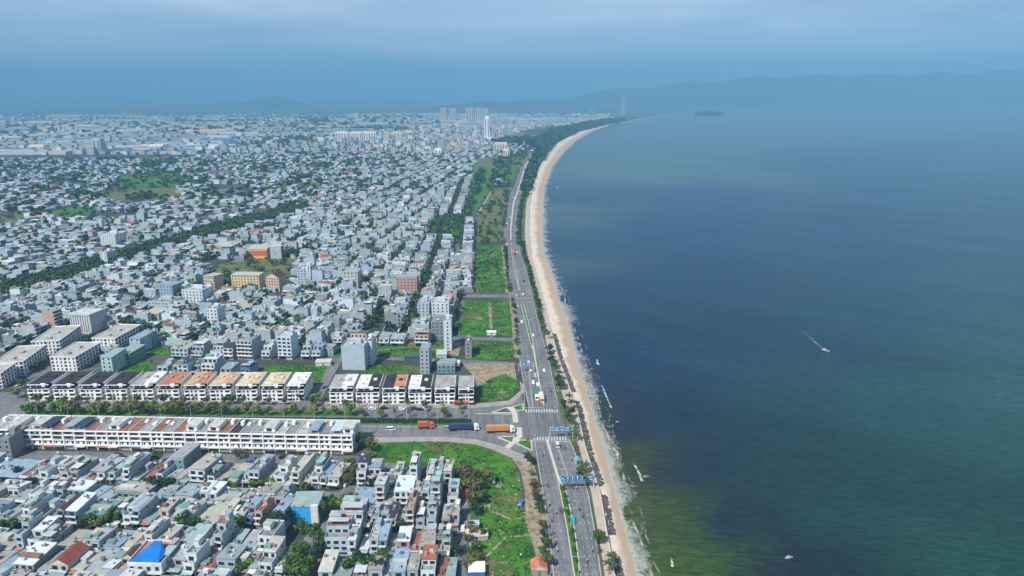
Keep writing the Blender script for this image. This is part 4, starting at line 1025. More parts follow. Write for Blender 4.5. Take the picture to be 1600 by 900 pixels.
for x0, x1, by, fl, d, wall, roof, ang, lab in SPECIALS:
    slab(lab, x0, x1, by, fl, d, wall, roof, ang, nb=(0 if 'windowless' in lab else None), name='shed' if 'shed' in lab else 'tower_house' if fl >= 5 else 'detached_house')
YEL = (0.60, 0.49, 0.29)
slab('yellow apartment block with hipped pale roof, westernmost of the three', 319, 337, 455, 5, 16, 'y', 'c', 14, 'apartment_block', 'apartment block', 'yellow apartment blocks in the mid town', 5, YEL)
slab('broad yellow apartment block with green-edged pale roof, middle of the three', 362, 407, 452, 5, 11, 'y', 'c', 8, 'apartment_block', 'apartment block', 'yellow apartment blocks in the mid town', 9, YEL)
slab('yellow apartment block with dark gabled roof, easternmost of the three', 416, 438, 456, 5, 15, 'y', 'd', 12, 'apartment_block', 'apartment block', 'yellow apartment blocks in the mid town', 5, (0.56, 0.42, 0.29))
sc_ = slab('orange and red striped school building beyond the yellow apartment blocks', 388, 418, 404, 4, 20, 'y', 'c', 4, 'school', 'school', None, 0, (0.66, 0.42, 0.16))
rr_ = MB(); wsc = (Vector(P(418, 404)) - Vector(P(388, 404))).length / 2
rr_.box(-wsc - .02, wsc + .02, -.08, 0.0, 3.2, 8.8, 'wall', (0.50, 0.13, 0.05), True); rr_.build('red_band', sc_)
slab('low yellow building with tan roof near the striped school', 338, 362, 396, 3, 22, 'y', 'c', 12, 'low_block', 'building', None, 6, YEL)
slab('long yellow school wing behind the striped school', 392, 416, 372, 3, 20, 'y', 'R', 4, 'school', 'school', None, 6, YEL)
slab('long pink-roofed market hall behind the striped school', 345, 390, 370, 2, 14, 'c', 'T', 4, 'market_hall', 'hall', None, 8, (0.5, 0.45, 0.42))

# --- white apartment blocks at the left with corner windows
def white_block(label, f0, f1, e1, fl=4):
    """front from f0 to f1 and the side wall running back to e1 (photo points on the ground)"""
    FL = 2.4
    a, b2, c2 = Vector(P(*f0)), Vector(P(*f1)), Vector(P(*e1)); dv = (c2 - b2); d = dv.length; ang = math.atan2(dv.x, dv.y)
    w = (b2 - a).length * math.cos(ang); root = empty('apartment_block', (b2.x, b2.y, 0), -ang); tag(root, label, 'apartment block', 'white apartment blocks inland of the villas')
    wc = (0.78, 0.78, 0.77); h = fl * FL
    W = MB(); W.box(-w, 0, 0, d, 0, h, 'wall', wc); W.build('wall', root)
    rf = MB(); rf.box(-w + .3, -.3, .3, d - .3, h, h + .1, 'flat', (0.42, 0.42, 0.38)); parapet(rf, -w - .3, .3, -.3, d + .3, h, wc, .6, .4); ro = rf.build('roof', root)
    for i in range(int(d / 12)):
        S = MB(); S.box(-w * .6, -w * .6 + 3, 5 + i * 12, 8 + i * 12, h + .1, h + 1.2, 'flat', (.42, .43, .38)); S.build('stair_tower', ro)
    def win(lx, ly, lz, ww, hh, rz=0):
        o = bpy.data.objects.new('window', WIN_ME); COL.objects.link(o); o.parent = root
        o.location = (lx, ly, lz); o.scale = (ww, 1, hh); o.rotation_euler = (0, 0, rz)
    nx, ny = int(w / 2.4), min(20, int(d / 3.2))
    for k2 in range(fl):
        for j in range(nx): win(-w + w * (j + .5) / nx, -.02, k2 * FL + 1.4, .9 if j % 3 else 1.7, 1.6)
        for j in range(ny): win(.02, d * (j + .5) / ny, k2 * FL + 1.4, 2.0, 1.9, R(90))
        if k2:
            for j in range(ny // 2):
                y0 = d * (2 * j + .1) / ny; Bm = MB(); Bm.box(0, .9, y0, y0 + d / ny * .9, k2 * FL, k2 * FL + .15, 'wall', wc, True); Bm.box(.8, .9, y0, y0 + d / ny * .9, k2 * FL + .15, k2 * FL + .7, 'wall', wc, True); Bm.build('balcony', root)
white_block('white block at the far inland end showing only its seaward corner', (-30, 603), (5, 607), (28, 590))
white_block('white block nearest the boulevard corner with cluttered stepped roof', (0, 586), (40, 587), (75, 560))
white_block('long white block with mossy roof beside the fluted hotel', (58, 552), (96, 553), (129, 528))
white_block('white block with lichen roof beside the green-sided house', (83, 579), (121, 580), (160, 556))
white_block('bright white block beside the green and blue annexes', (147, 549), (182, 550), (222, 527))
slab('green-sided house with striped front beside the lichen-roofed block', 160, 178, 583, 4, 16, 'w', 'g', 8, 'detached_house', wcol=(0.35, 0.5, 0.48))
slab('blue-green annex beside the bright white block', 184, 206, 570, 3, 16, 'G', 'g', 12, 'detached_house')
slab('pale blue slab house behind the bright white block', 204, 222, 552, 4, 18, 'l', 'b', 12, 'detached_house')
# fluted pale hotel
def fluted():
    x, y = P(129, 521); root = empty('fluted_hotel', (x, y, 0), -R(14)); tag(root, 'pale grey hotel with vertical white fins and rounded flat top', 'hotel')
    w, d, h = 16.5, 15, 14.5; W = MB(); W.box(-w/2, w/2, 0, d, 0, h, 'wall', (0.50, 0.53, 0.55)); W.build('wall', root)
    rf = MB(); rf.box(-w/2 - .8, w/2 + .8, -.8, d + .8, h, h + 1.2, 'flat', (0.5, 0.56, 0.54)); ro = rf.build('roof', root)
    for i in range(9):
        f_ = MB(); x_ = -w/2 + w * i / 8; f_.box(x_ - .3, x_ + .3, -.7, 0, 2, h, 'wall', (0.66, 0.68, 0.68)); f_.build('fin', root)
    for i in range(9):
        f_ = MB(); y_ = d * i / 8; f_.box(w/2, w/2 + .7, y_ - .3, y_ + .3, 2, h, 'wall', (0.66, 0.68, 0.68)); f_.build('fin', root)
fluted()
slab('plain grey house with bare side wall at the inland end of the terrace', 0, 20, 718, 4, 14, 'o', 'f', 3, 'detached_house', nb=2)
slab('tall dark green house with black roof just below the terrace', 268, 290, 742, 3, 16, 'G', 't', 7, 'detached_house')

# blue building with painted sky-blue side, blue canopy house
def sky_house():
    root = slab('house with a bright sky-blue painted side wall among trees', 456, 499, 818, 3, 10, 's', 'g', 2, 'detached_house', nb=0, wcol=(0.03, 0.36, 0.72))
    for x_ in (-4.2, -0.5):
        o = bpy.data.objects.new('window', WIN_ME); COL.objects.link(o); o.parent = root; o.location = (x_, -.02, 8.4); o.scale = (.9, 1, .9)
    Bc = MB(); Bc.box(3, 6, -1.5, 0, 0, 9.2, 'wall', (.6, .62, .62)); Bc.build('front_bay', root)
sky_house()
def tarp_house():
    x, y = P(229, 906); root = empty('canopy_house', (x, y, 0), -R(5)); tag(root, 'house under a big bright blue fabric canopy', 'house')
    W = MB(); W.box(-6.5, 6.5, 0, 14, 0, 6.6, 'wall', WALLC['w']); W.build('wall', root)
    rf = MB(); rf.box(-6.3, 6.3, .2, 13.8, 6.6, 6.72, 'flat', (0.36, 0.19, 0.14)); parapet(rf, -6.5, 6.5, 0, 14, 6.6, (.7, .7, .68), .9); ro = rf.build('roof', root)
    c = MB(); A = (-5.8, .3, 7.6); B_ = (5.4, .3, 7.6); T1 = (1.6, 10.5, 9.6); T0 = (-1.2, 10.5, 9.6)
    c.face([A, B_, T1, T0], 'rough', (0.01, 0.16, 0.52)); c.face([B_, (5.6, 5, 7.5), T1], 'rough', (0.01, 0.13, 0.46)); c.face([A, T0, (-4.6, 4, 7.5)], 'rough', (0.01, 0.13, 0.46))
    c.face([(-5.8, .3, 7.5), (5.4, .3, 7.5), (5.4, .3, 7.6), (-5.8, .3, 7.6)], 'rough', (0.01, 0.16, 0.52)); c.build('fabric_canopy', root)
    Bm = MB(); Bm.box(-6.7, 6.7, -1.2, 0, 3.3, 3.45, 'wall', (.7, .7, .68), True); Bm.box(-6.7, 6.7, -1.2, -1.05, 3.45, 4.3, 'wall', (.7, .7, .68), True); Bm.build('balcony', root)
    for k2 in (0, 1):
        for j in range(4):
            o = bpy.data.objects.new('window', WIN_ME); COL.objects.link(o); o.parent = root; o.location = (-4.9 + j * 3.2, -.02, 1.7 + k2 * 3.3); o.scale = (1.5, 1, 1.8)
tarp_house()

# ------------------------------------------------------------------ the white terrace: one house per bay
TERR_ROOF = ['F','F','w','f','c','S','T','g','S','T','f','f','T','T','F','T','f','T','F','f','T','T','K','f','f','f','F','f','F','b','f','w']
def terrace():
    xs = [-18 + 17.2 * i for i in range(34)]
    A, B_ = Vector(P(40, 701.5)), Vector(P(552, 710.5)); d = (B_ - A); rz = math.atan2(d.y, d.x); rng = random.Random(8)
    ux = d.normalized(); t0 = -((A - Vector(P(-18, 700.5))).length); L = (B_ - A).length; bay = (L - t0) / 33
    wc = (0.80, 0.80, 0.79); FL = 2.65
    for i in range(33):
        c0 = A + ux * (t0 + bay * (i + .5))
        root = empty('terraced_house', (c0.x, c0.y, 0), rz)
        rk = TERR_ROOF[i % len(TERR_ROOF)]; kd, rc, rn = ROOFS[rk]
        tag(root, f"{ordn(i + 1)} bay of the white terrace from its inland end, {rn}", 'terraced house', 'houses of the long white terrace')
        w = bay; hw = w / 2; dep = 17.0
        W = MB(); W.box(-hw, hw, .6, dep, FL, 3 * FL + 2.45, 'wall', wc); W.box(-hw, hw, .6, dep, 0, FL, 'wall', rng.choice(((.5, .46, .34), (.5, .46, .34), (.5, .5, .48))))
        W.box(-hw, -hw + .55, 0, .6, 0, 3 * FL + 2.45, 'wall', wc)
        if i == 32: W.box(hw - .35, hw, 0, .6, 0, 3 * FL + 2.45, 'wall', wc)
        for k2 in range(1, 4): W.box(-hw + .35, hw - (.35 if i == 32 else 0), -.05, .6, k2 * FL - .2, k2 * FL + .35, 'wall', wc, True)
        zt = 3 * FL + 2.45
        W.box(-hw, hw, -.1, .6, zt - .25, zt + .25, 'wall', wc, True)
        W.build('wall', root)
        def win(lx, lz, ww, hh, y_=.58):
            o = bpy.data.objects.new('window', WIN_ME); COL.objects.link(o); o.parent = root; o.location = (lx, y_, lz); o.scale = (ww, 1, hh)
        for k2, (zc, hh) in enumerate(((1.5, 2.0), (FL + 1.45, 1.7), (2 * FL + 1.45, 1.75), (3 * FL + 1.3, 1.75))):
            if k2 in (2, 3):
                if i >= 3 and rng.random() < .25: win(-w * .24, zc, 1.7, hh); win(w * .2, zc, 1.5, hh)
                elif rng.random() < .2: win(-.1, zc - .1, w - 1.6, hh - .5)
                else: win(-.2, zc, w - 2.0, hh); win(hw - .75, zc, .7, hh)
                if rng.random() < .15:
                    Rl = MB(); Rl.box(-hw + .4, hw - .5, .02, .1, k2 * FL + .35, k2 * FL + 1.0, 'paint', rng.choice(((.6, .62, .62), (.25, .3, .32), (.1, .1, .1), (.3, .42, .42))), True); Rl.build('balcony_rail', root)
            elif k2 == 1: win(-w * .2, zc, .8, 2.0); win(w * .28, zc, 1.1, 2.2)
            else:
                D = MB(); D.box(-hw + .7, hw - .4, .52, .6, .05, 2.5, 'paint', rng.choice(((.05, .05, .05), (.25, .22, .2), (.3, .35, .38), (.4, .38, .3))), True); D.build('door', root)
        if i >= 32:
            for k2 in range(4):
                for j in range(3):
                    o = bpy.data.objects.new('window', WIN_ME); COL.objects.link(o); o.parent = root; o.location = (hw + .02, 2.5 + j * 4.5, k2 * FL + 1.7); o.scale = (1.6, 1, 1.6); o.rotation_euler = (0, 0, R(90))
        rf = MB()
        z0 = zt
        rf.box(-hw + .15, hw - .15, .6, dep - .1, z0, z0 + .1, 'flat', vary(rc if kd == 'flat' else (.4, .4, .38), rng))
        rf.box(-hw - .1, -hw + .1, .6, dep, z0, z0 + .55, 'wall', wc); rf.box(-hw + .1, hw - .1, dep - .2, dep, z0, z0 + .6, 'wall', wc)
        ro = rf.build('roof', root)
        if kd != 'flat':
            c = MB(); c.box(-hw + .3, hw - .3, 1.2, dep - 4, z0 + 2.0, z0 + 2.12, 'tin', vary(rc, rng), True)
            for xx in (-hw + .35, hw - .5):
                for yy in (1.4, dep - 4.4): c.box(xx, xx + .15, yy, yy + .15, z0 + .1, z0 + 2.0, 'paint', (.5, .5, .5))
            c.build('roof_canopy', ro)
        else:
            S = MB(); sx = rng.choice((-1, 1)); a_ = -hw + .4 if sx < 0 else 0; y_ = rng.uniform(8, 11)
            S.box(a_, a_ + 1.5, y_, y_ + 2.4, z0 + .1, z0 + rng.choice((.8, 1.8, 2.2)), 'wall', wc); S.build('stair_tower', ro)
        if rng.random() < .4:
            T = MB(); ty = rng.uniform(12.5, 15); T.cyl(ty, z0 + .8, .42, .42, -.6, .6, 10, 'paint', (.42, .44, .46), 'x'); T.build('water_tank', ro)
        if i % 7 == 4 or i in (2, 20):
            Ex = MB(); Ex.box(-hw + .1, hw - .1, 3.0, 12.0, z0 + .1, z0 + 2.3, 'wall', wc); Ex.box(-hw, hw, 2.6, 12.3, z0 + 2.3, z0 + 2.45, 'flat', (.5, .5, .48)); Ex.box(-hw * .5, hw * .4, 2.9, 3.0, z0 + .4, z0 + 1.9, 'glass', (0, 0, 0), True); Ex.build('added_storey', root)
        Aw = MB(); Aw.box(-hw + .1, hw - .1, -rng.choice((.4, .4, 1.6)), 0, 2.3, 2.4, 'tin', rng.choice(((.10, .12, .14), (.10, .12, .14), (.45, .45, .43), (.35, .12, .08), (.12, .25, .35), (.5, .48, .42), (.5, .48, .42))), True); Aw.build('awning', root)
terrace()

# ------------------------------------------------------------------ twin villas north of the boulevard
VC = {'k': (0.03, 0.03, 0.035), 'r': (0.42, 0.20, 0.12), 't': (0.52, 0.36, 0.20), 's': (0.60, 0.47, 0.30), 'c': (0.66, 0.58, 0.42), 'w': (0.72, 0.72, 0.70), 'g': (0.36, 0.36, 0.34), 'R': (0.5, 0.24, 0.14)}
VN = {'k': 'black', 'r': 'red-brown', 't': 'tan', 's': 'sandy', 'c': 'cream', 'w': 'white', 'g': 'grey', 'R': 'terracotta'}
def villa(x0, x1, by, ca_, cb_, lab, single=False):
    a, b2 = Vector(P(x0, by)), Vector(P(x1, by)); w = (b2 - a).length; mid = (a + b2) / 2; hw = w / 2; d = 21.0; wc = (.80, .80, .80); FL = 2.45
    root = empty('villa', (mid.x, mid.y, 0), R(-0.5)); tag(root, lab, 'villa', 'white villas along the boulevard')
    h3 = 3 * FL - .1; zt = h3 + 2.3
    W = MB(); W.box(-hw, hw, 0, d, 0, h3, 'wall', wc); W.box(-hw + .4, hw * .45, 2.0, d, h3, zt, 'wall', wc); W.box(hw * .45, hw - .3, 4.8, d, h3, zt, 'wall', wc)
    W.box(-hw - .25, hw + .25, -.4, d, h3 - .25, h3, 'wall', wc, True); W.build('wall', root)
    rf = MB()
    rf.box(-hw, 0, .6, d + .3, zt, zt + .35, 'flat', VC[ca_], True); rf.box(0.02, hw - .1, 3.4, d + .3, zt + .01, zt + .36, 'flat', VC[cb_], True)
    rf.box(-hw - .12, hw + .02, .35, .6, zt - .05, zt + .42, 'wall', wc, True); rf.box(hw - .1, hw + .1, 3.4, d + .3, zt - .05, zt + .45, 'wall', wc, True); rf.box(-hw - .15, -hw, .6, d + .3, zt - .05, zt + .45, 'wall', wc, True)
    ro = rf.build('roof', root)
    for sx in (-1, 1):
        S = MB(); S.box(sx * hw * .45 - 1, sx * hw * .45 + 1, d * .55, d * .55 + 2.6, zt + .36, zt + 1.0, 'wall', VC[ca_]); S.build('stair_tower', ro)
    def win(lx, ly, lz, ww, hh, rz=0):
        o = bpy.data.objects.new('window', WIN_ME); COL.objects.link(o); o.parent = root; o.location = (lx, ly, lz); o.scale = (ww, 1, hh); o.rotation_euler = (0, 0, rz)
    for k2 in range(3):
        z = k2 * FL + 1.65
        for fx, ww in ((-.72, 2.6), (-.27, 1.1), (.12, 1.1), (.68, 2.8)): win(fx * hw, -.02, z - .25, ww, 1.9 if abs(fx) > .5 else 1.6)
        for j in range(4): win(hw + .02, 2 + j * 4.0, z, 1.3, 1.7, R(90))
    for fx in (-.6, -.05): win(fx * hw, 1.98, h3 + 1.2, 2.6, 1.9)
    win(.7 * hw, 4.78, h3 + 1.15, 3.2, 2.2)
    for sx in (-1, 1):
        c0, c1 = (-hw + .1, -hw * .55) if sx < 0 else (hw * .4, hw - .1)
        for k2 in (1, 2):
            B = MB(); B.box(c0, c1, -1.3, 0, k2 * FL, k2 * FL + .15, 'wall', wc, True); B.box(c0, c1, -1.3, -1.2, k2 * FL + .15, k2 * FL + .5, 'wall', wc, True); B.build('balcony', root)
    rl = MB(); rl.box(hw * .5, hw + .2, -.35, -.25, h3, h3 + .3, 'wall', wc); rl.box(hw + .1, hw + .2, -.25, 4.6, h3, h3 + .3, 'wall', wc); rl.build('terrace_rail', root)
vl = [46, 86, 127, 167, 208, 248, 289, 329, 370, 410]
for i, x in enumerate(vl):
    cc_ = ['kk', 'kk', 'kk', 'kk', 'gw', 'rr', 'tr', 'st', 'cs', 'cs'][i]
    nm = VN[cc_[0]] if cc_[0] == cc_[1] else VN[cc_[0]] + ' and ' + VN[cc_[1]]
    villa(x + .5, x + 33, 625.5 + i * .15, cc_[0], cc_[1], f"{ordn(i + 1)} white villa from the inland end of the western group, {nm} roof")
villa(450, 476, 627, 'w', 'w', 'small single white villa with white roof ending the western group')
for i, (x0, x1, cc_) in enumerate([(516, 552, 'gw'), (557, 593, 'wk'), (598, 633, 'kR'), (639, 674, 'wk'), (680, 711, 'gg')]):
    villa(x0, x1, 630.5 + i * .4, cc_[0], cc_[1], f"{ordn(i + 1)} white villa from the inland end of the eastern group, {VN[cc_[0]]} and {VN[cc_[1]]} roof")
villa(717, 740, 633, 'g', 'g', 'narrow white villa with grey roof closest to the coastal road')

# ------------------------------------------------------------------ far landmarks
def tower(label, x0, x1, by, ty, d, col, nm='apartment_tower', cols=4, cap=0.0, group=None):
    a, b2 = Vector(P(x0, by)), Vector(P(x1, by)); w = (b2 - a).length; mid = (a + b2) / 2
    dep = mid.y * CP + H * SP; h = (by - ty) / F * dep / CP * 1.0
    root = empty(nm, (mid.x, mid.y, 0), R(-6)); tag(root, label, 'tower', group)
    W = MB(); W.box(-w/2, w/2, 0, d, 0, h, 'wall', col); W.build('wall', root)
    n = max(2, int(h / 12))
    for j in range(cols):
        Bm = MB(); xx = -w/2 + w * (j + .5) / cols
        Bm.box(xx - w / cols * .18, xx + w / cols * .18, -.8, .2, 4, h - 3, 'paint', (.14, .18, .22), True); Bm.build('window_bay', root)
    rf = MB(); rf.box(-w/2 + 2, w/2 - 2, 2, d - 2, h, h + 3 + cap, 'wall', col); rf.build('roof', root)
G = 'hazy apartment towers in the distance'
tower('hazy grey apartment tower, inland one of the western pair', 688, 699, 191, 171, 30, (.45, .43, .4), cols=3, group=G)
tower('hazy grey apartment tower, seaward one of the western pair', 702, 713, 191, 171, 30, (.45, .43, .4), cols=3, group=G)
tower('hazy beige apartment tower beside the tall white tower, first of three slabs', 728, 741, 192, 171, 30, (.5, .46, .4), cols=3, group=G)
tower('hazy beige apartment tower beside the tall white tower, second of three slabs', 743, 753, 192, 171, 30, (.5, .46, .4), cols=3, group=G)
tower('hazy beige apartment tower beside the tall white tower, third of three slabs', 754, 763, 192, 172, 30, (.48, .46, .42), cols=2, group=G)
tower('slender bright white tower standing above the town', 757, 765, 220, 187, 24, (.78, .78, .76), 'white_tower', 2, 6)
tower('low white podium at the foot of the slender white tower', 756, 769, 221, 216, 40, (.7, .7, .68), 'podium_block', 3)
tower('hazy tower behind the far end of the beach', 970, 976, 180, 155, 50, (.3, .34, .38), 'hazy_tower', 2)
tower('small hazy tower by the distant woodland', 922, 928, 181, 170, 40, (.2, .28, .3), 'hazy_tower', 2)
for i, (x0, x1) in enumerate([(524, 545), (546, 566), (567, 588)]):
    tower(f"{ordn(i + 1)} slab of the long white apartment row before the lake", x0, x1, 219, 208, 30, (.7, .7, .68), 'apartment_slab', 5, group='long white apartment row before the lake')
tower('pale slab tower among the sheds on the inland side', 146, 159, 240, 220, 26, (.42, .46, .5), 'slab_tower', 2)
tower('white silo row among the inland sheds', 44, 70, 239, 229, 30, (.6, .58, .52), 'silo_row', 8)
tower('pair of low cream blocks inland of the slender white tower', 610, 630, 215, 208, 30, (.6, .55, .42), 'cream_block', 4)
tower('bright cream block beside the pair of cream blocks', 632, 646, 213, 206, 30, (.66, .6, .46), 'cream_block', 3)
tower('cream hotel near the bend of the coastal road', 786, 796, 246, 235, 24, (.7, .58, .4), 'small_hotel', 3)
tower('pinkish hotel block near the slender white tower', 772, 793, 237, 225, 30, (.6, .52, .48), 'small_hotel', 5)
tower('white block right of the distant lake', 679, 690, 243, 234, 24, (.75, .75, .73), 'white_block', 2)
tower('white slab house standing out in the hazy old quarter', 232, 256, 236, 228, 40, (.66, .66, .64), 'white_block', 5)
tower('pale factory office beside the bright blue sheds', 324, 337, 240, 231, 40, (.66, .66, .64), 'white_block', 3)

# factory sheds on the plain: each a gabled hall
def sheds():
    rng = random.Random(21); n = 0
    fixed = [((300, 348, 224, 221), (0.02, .22, .50), 'bright blue factory shed, inland one of the pair'), ((335, 366, 227, 224), (0.02, .20, .46), 'bright blue factory shed, seaward one of the pair'), ((92, 122, 208, 204), (.05, .3, .5), 'blue factory shed near the left margin of the plain'),
             ((268, 345, 208, 204.5), (.72, .42, .17), 'wide tan factory roof on the hazy plain'), ((0, 100, 242, 237), (.42, .42, .38), 'long pale shed at the near edge of the plain'), ((0, 60, 218, 212), (.5, .48, .42), 'pale shed by the left margin of the plain')]
    for (x0, x1, by, ty), c, lab in fixed:
        a, b2, c2 = Vector(P(x0, by)), Vector(P(x1, by)), Vector(P(x0, ty))
        w = (b2 - a).length; d = max(60, c2.y - a.y)
        m = MB(); root = empty('factory_shed', ((a.x + b2.x) / 2, a.y, 0)); tag(root, lab, 'shed')
        m.box(-w/2, w/2, 0, d, 0, 9, 'wall', (.5, .52, .52)); m.build('wall', root)
        r2 = MB(); nbay = 4
        for i in range(nbay):
            xa = -w/2 + w * i / nbay; xb = -w/2 + w * (i + 1) / nbay; xm = (xa + xb) / 2
            r2.face([(xa, 0, 9.02), (xm, 0, 12), (xm, d, 12), (xa, d, 9.02)], 'tin', c); r2.face([(xm, 0, 12), (xb, 0, 9.02), (xb, d, 9.02), (xm, d, 12)], 'tin', c); r2.face([(xa, 0, 9.02), (xb, 0, 9.02), (xm, 0, 12)], 'wall', (.5, .5, .5))
        r2.build('roof', root)
    m = MB()
    for i in range(420):
        py = rng.triangular(176, 246, 205); px = rng.uniform(-60, 560 if py < 215 else 330)
        if rng.random() < .22: px = rng.uniform(560, 960); py = rng.uniform(178, 200)
        if 255 < px < 350 and 201 < py < 214 or 285 < px < 372 and 218 < py < 230: continue
        x, y = P(px, py)
        if x > interp(WALL, y) - 250: continue
        w, d = rng.uniform(60, 240) * (y / 2500) ** .6, rng.uniform(25, 80) * (y / 2500) ** .9; h = rng.uniform(7, 12)
        c = vary(rng.choice(((.38, .40, .39), (.55, .57, .57), (.28, .32, .33), (.20, .27, .30), (.30, .27, .2), (.14, .18, .20), (.05, .16, .28))), rng)
        one = MB(); one.box(-w/2, w/2, 0, d, 0, h, 'wall', vary((.45, .46, .45), rng))
        one.face([(-w/2, 0, h + .02), (0, 0, h + 2.5), (0, d, h + 2.5), (-w/2, d, h + .02)], 'tin', c); one.face([(0, 0, h + 2.5), (w/2, 0, h + .02), (w/2, d, h + .02), (0, d, h + 2.5)], 'tin', c); one.face([(-w/2, 0, h), (w/2, 0, h), (0, 0, h + 2.5)], 'wall', c)
        m.merge(one, loc=(x, y, 0), rz=R(rng.uniform(-14, -4)))
    # small far houses beyond the drawn quarters
    for i in range(5200):
        py = 180 + 62 * rng.random() ** 1.5; px = rng.uniform(-40, 1000 if py < 200 else 840)
        if px < 560 and rng.random() < (.7 if py < 215 else 0.3): continue
        if 262 < px < 350 and 202 < py < 213 or 295 < px < 372 and 219 < py < 229: continue
        x, y = P(px, py)
        if x > interp(WALL, y) - 120 - y * .05: continue
        if 2300 < y and 540 < px < 655 and 188 < py < 206: continue
        w, d, h = rng.uniform(8, 20) * (1 + y / 9000), rng.uniform(8, 18) * (1 + y / 9000), rng.choice((4, 7, 7, 10, 10, 14, 20))
        wc_ = vary(rng.choice(((.42, .45, .46), (.30, .33, .34), (.38, .36, .28), (.25, .33, .36), (.55, .57, .58))), rng)
        n = len(m.v); cz, sz = math.cos(-.15), math.sin(-.15)
        pts = [(-w/2, 0), (w/2, 0), (w/2, d), (-w/2, d)]
        pts = [(x + a * cz - b2 * sz, y + a * sz + b2 * cz) for a, b2 in pts]
        m.v.extend([(a, b2, 0) for a, b2 in pts] + [(a, b2, h) for a, b2 in pts])
        rc = vary(rng.choice(((.25, .29, .29), (.19, .29, .27), (.40, .42, .42), (.30, .31, .29), (.24, .13, .10), (.16, .18, .18))), rng)
        for f, mt, c in (((0, 1, 5, 4), 'wall', wc_), ((1, 2, 6, 5), 'wall', wc_), ((2, 3, 7, 6), 'wall', wc_), ((3, 0, 4, 7), 'wall', wc_), ((4, 5, 6, 7), 'tin', rc)):
            m.f.append(tuple(q + n for q in f)); m._a(mt, c)
    o = m.build('distant_buildings'); tag(o, 'hazy sheds and small buildings covering the far plain', 'buildings', kind='stuff')
sheds()
# ------------------------------------------------------------------ trees
def crown_mb(r, h, zc, n_cl, n_leaf, leaf, base, rng, flat=0.8, spread=0.55):
    """leaf-sized faces in clumps through the volume of the crown"""
    m = MB()
    for c in range(n_cl):
        t, u = rng.uniform(0, 2 * math.pi), rng.uniform(-1, 1)
        rad = rng.random() ** 0.45 * (1 - spread * 0.45)
        q2 = math.sqrt(1 - u * u)
        cx, cy, cz = r * rad * q2 * math.cos(t), r * rad * q2 * math.sin(t), zc + h * 0.5 * rad * u
        cr = r * rng.uniform(0.28, 0.48); k = rng.uniform(0.65, 1.35); hue = rng.uniform(-0.15, 0.2)
        bc = (base[0] * k * (1 + hue), base[1] * k, base[2] * k)
        for i in range(n_leaf):
            a1, u1 = rng.uniform(0, 2 * math.pi), rng.uniform(-1, 1); q1 = math.sqrt(1 - u1 * u1); rr2 = cr * rng.uniform(0.65, 1.08)
            nx, ny, nz_ = q1 * math.cos(a1), q1 * math.sin(a1), u1
            px_, py_, pz_ = cx + nx * rr2, cy + ny * rr2, cz + nz_ * rr2 * flat
            n = Vector((nx + rng.uniform(-.6, .6), ny + rng.uniform(-.6, .6), nz_ + rng.uniform(-.3, .8))).normalized()
            a = n.orthogonal().normalized(); b3 = n.cross(a); s = leaf * rng.uniform(.6, 1.3); ph = rng.uniform(0, 3)
            a, b3 = a * math.cos(ph) + b3 * math.sin(ph), b3 * math.cos(ph) - a * math.sin(ph)
            p = Vector((px_, py_, pz_)); v1 = rng.uniform(.8, 1.2)
            m.face([tuple(p - a * s - b3 * s * .5), tuple(p + a * s * .2 - b3 * s * .7), tuple(p + a * s + b3 * s * .1), tuple(p - a * s * .1 + b3 * s * .8)], 'leaf', (bc[0] * v1, bc[1] * v1, bc[2] * v1))
    return m
def trunk_mb(h, r, cr, rng):
    m = MB(); bk = (0.12, 0.09, 0.065)
    m.tube([(0, 0, 0), (rng.uniform(-.1, .1), rng.uniform(-.1, .1), h * .5), (rng.uniform(-.2, .2), 0, h)], [r, r * .75, r * .5], 6, 'rough', bk)
    for i in range(4):
        t = i * 1.6 + rng.random(); z0 = h * rng.uniform(.6, .9)
        m.tube([(0, 0, z0), (math.cos(t) * cr * .4, math.sin(t) * cr * .4, z0 + cr * .45), (math.cos(t) * cr * .75, math.sin(t) * cr * .75, z0 + cr * .75)], [r * .45, r * .3, r * .12], 5, 'rough', bk)
    return m
KINDS_T = {}
def tree_proto(key, name, col, r, h, th, n_cl=14, n_leaf=34, leaf=0.34, seed=1):
    rng = random.Random(seed)
    root = empty(name, (0, 0, -500)); c = crown_mb(r, h, th + h * .45, n_cl, n_leaf, leaf, col, rng).build('crown', root); t = trunk_mb(th, .22, r, rng).build('trunk', root)
    KINDS_T.setdefault(key, []).append([reg(root), False])
GREEN, LIME, DKG, OLV, BRN = (.048, .110, .018), (.100, .185, .014), (.022, .056, .018), (.080, .105, .025), (.10, .080, .035)
for i in range(3):
    tree_proto('street', 'street_tree', GREEN, 2.6, 3.8, 2.2, seed=10 + i)
    tree_proto('lime', 'street_tree', LIME, 2.4, 3.2, 2.0, seed=20 + i)
    tree_proto('dark', 'street_tree', DKG, 2.8, 4.4, 2.2, seed=30 + i)
tree_proto('olive', 'street_tree', OLV, 2.8, 4.0, 2.0, seed=40); tree_proto('sparse', 'street_tree', OLV, 2.4, 3.4, 2.4, n_cl=7, n_leaf=16, leaf=.3, seed=41)
tree_proto('big', 'street_tree', (.055, .11, .018), 4.4, 6.5, 2.6, n_cl=22, n_leaf=44, leaf=.42, seed=42); tree_proto('brown', 'street_tree', BRN, 3.0, 4.2, 1.8, seed=43)
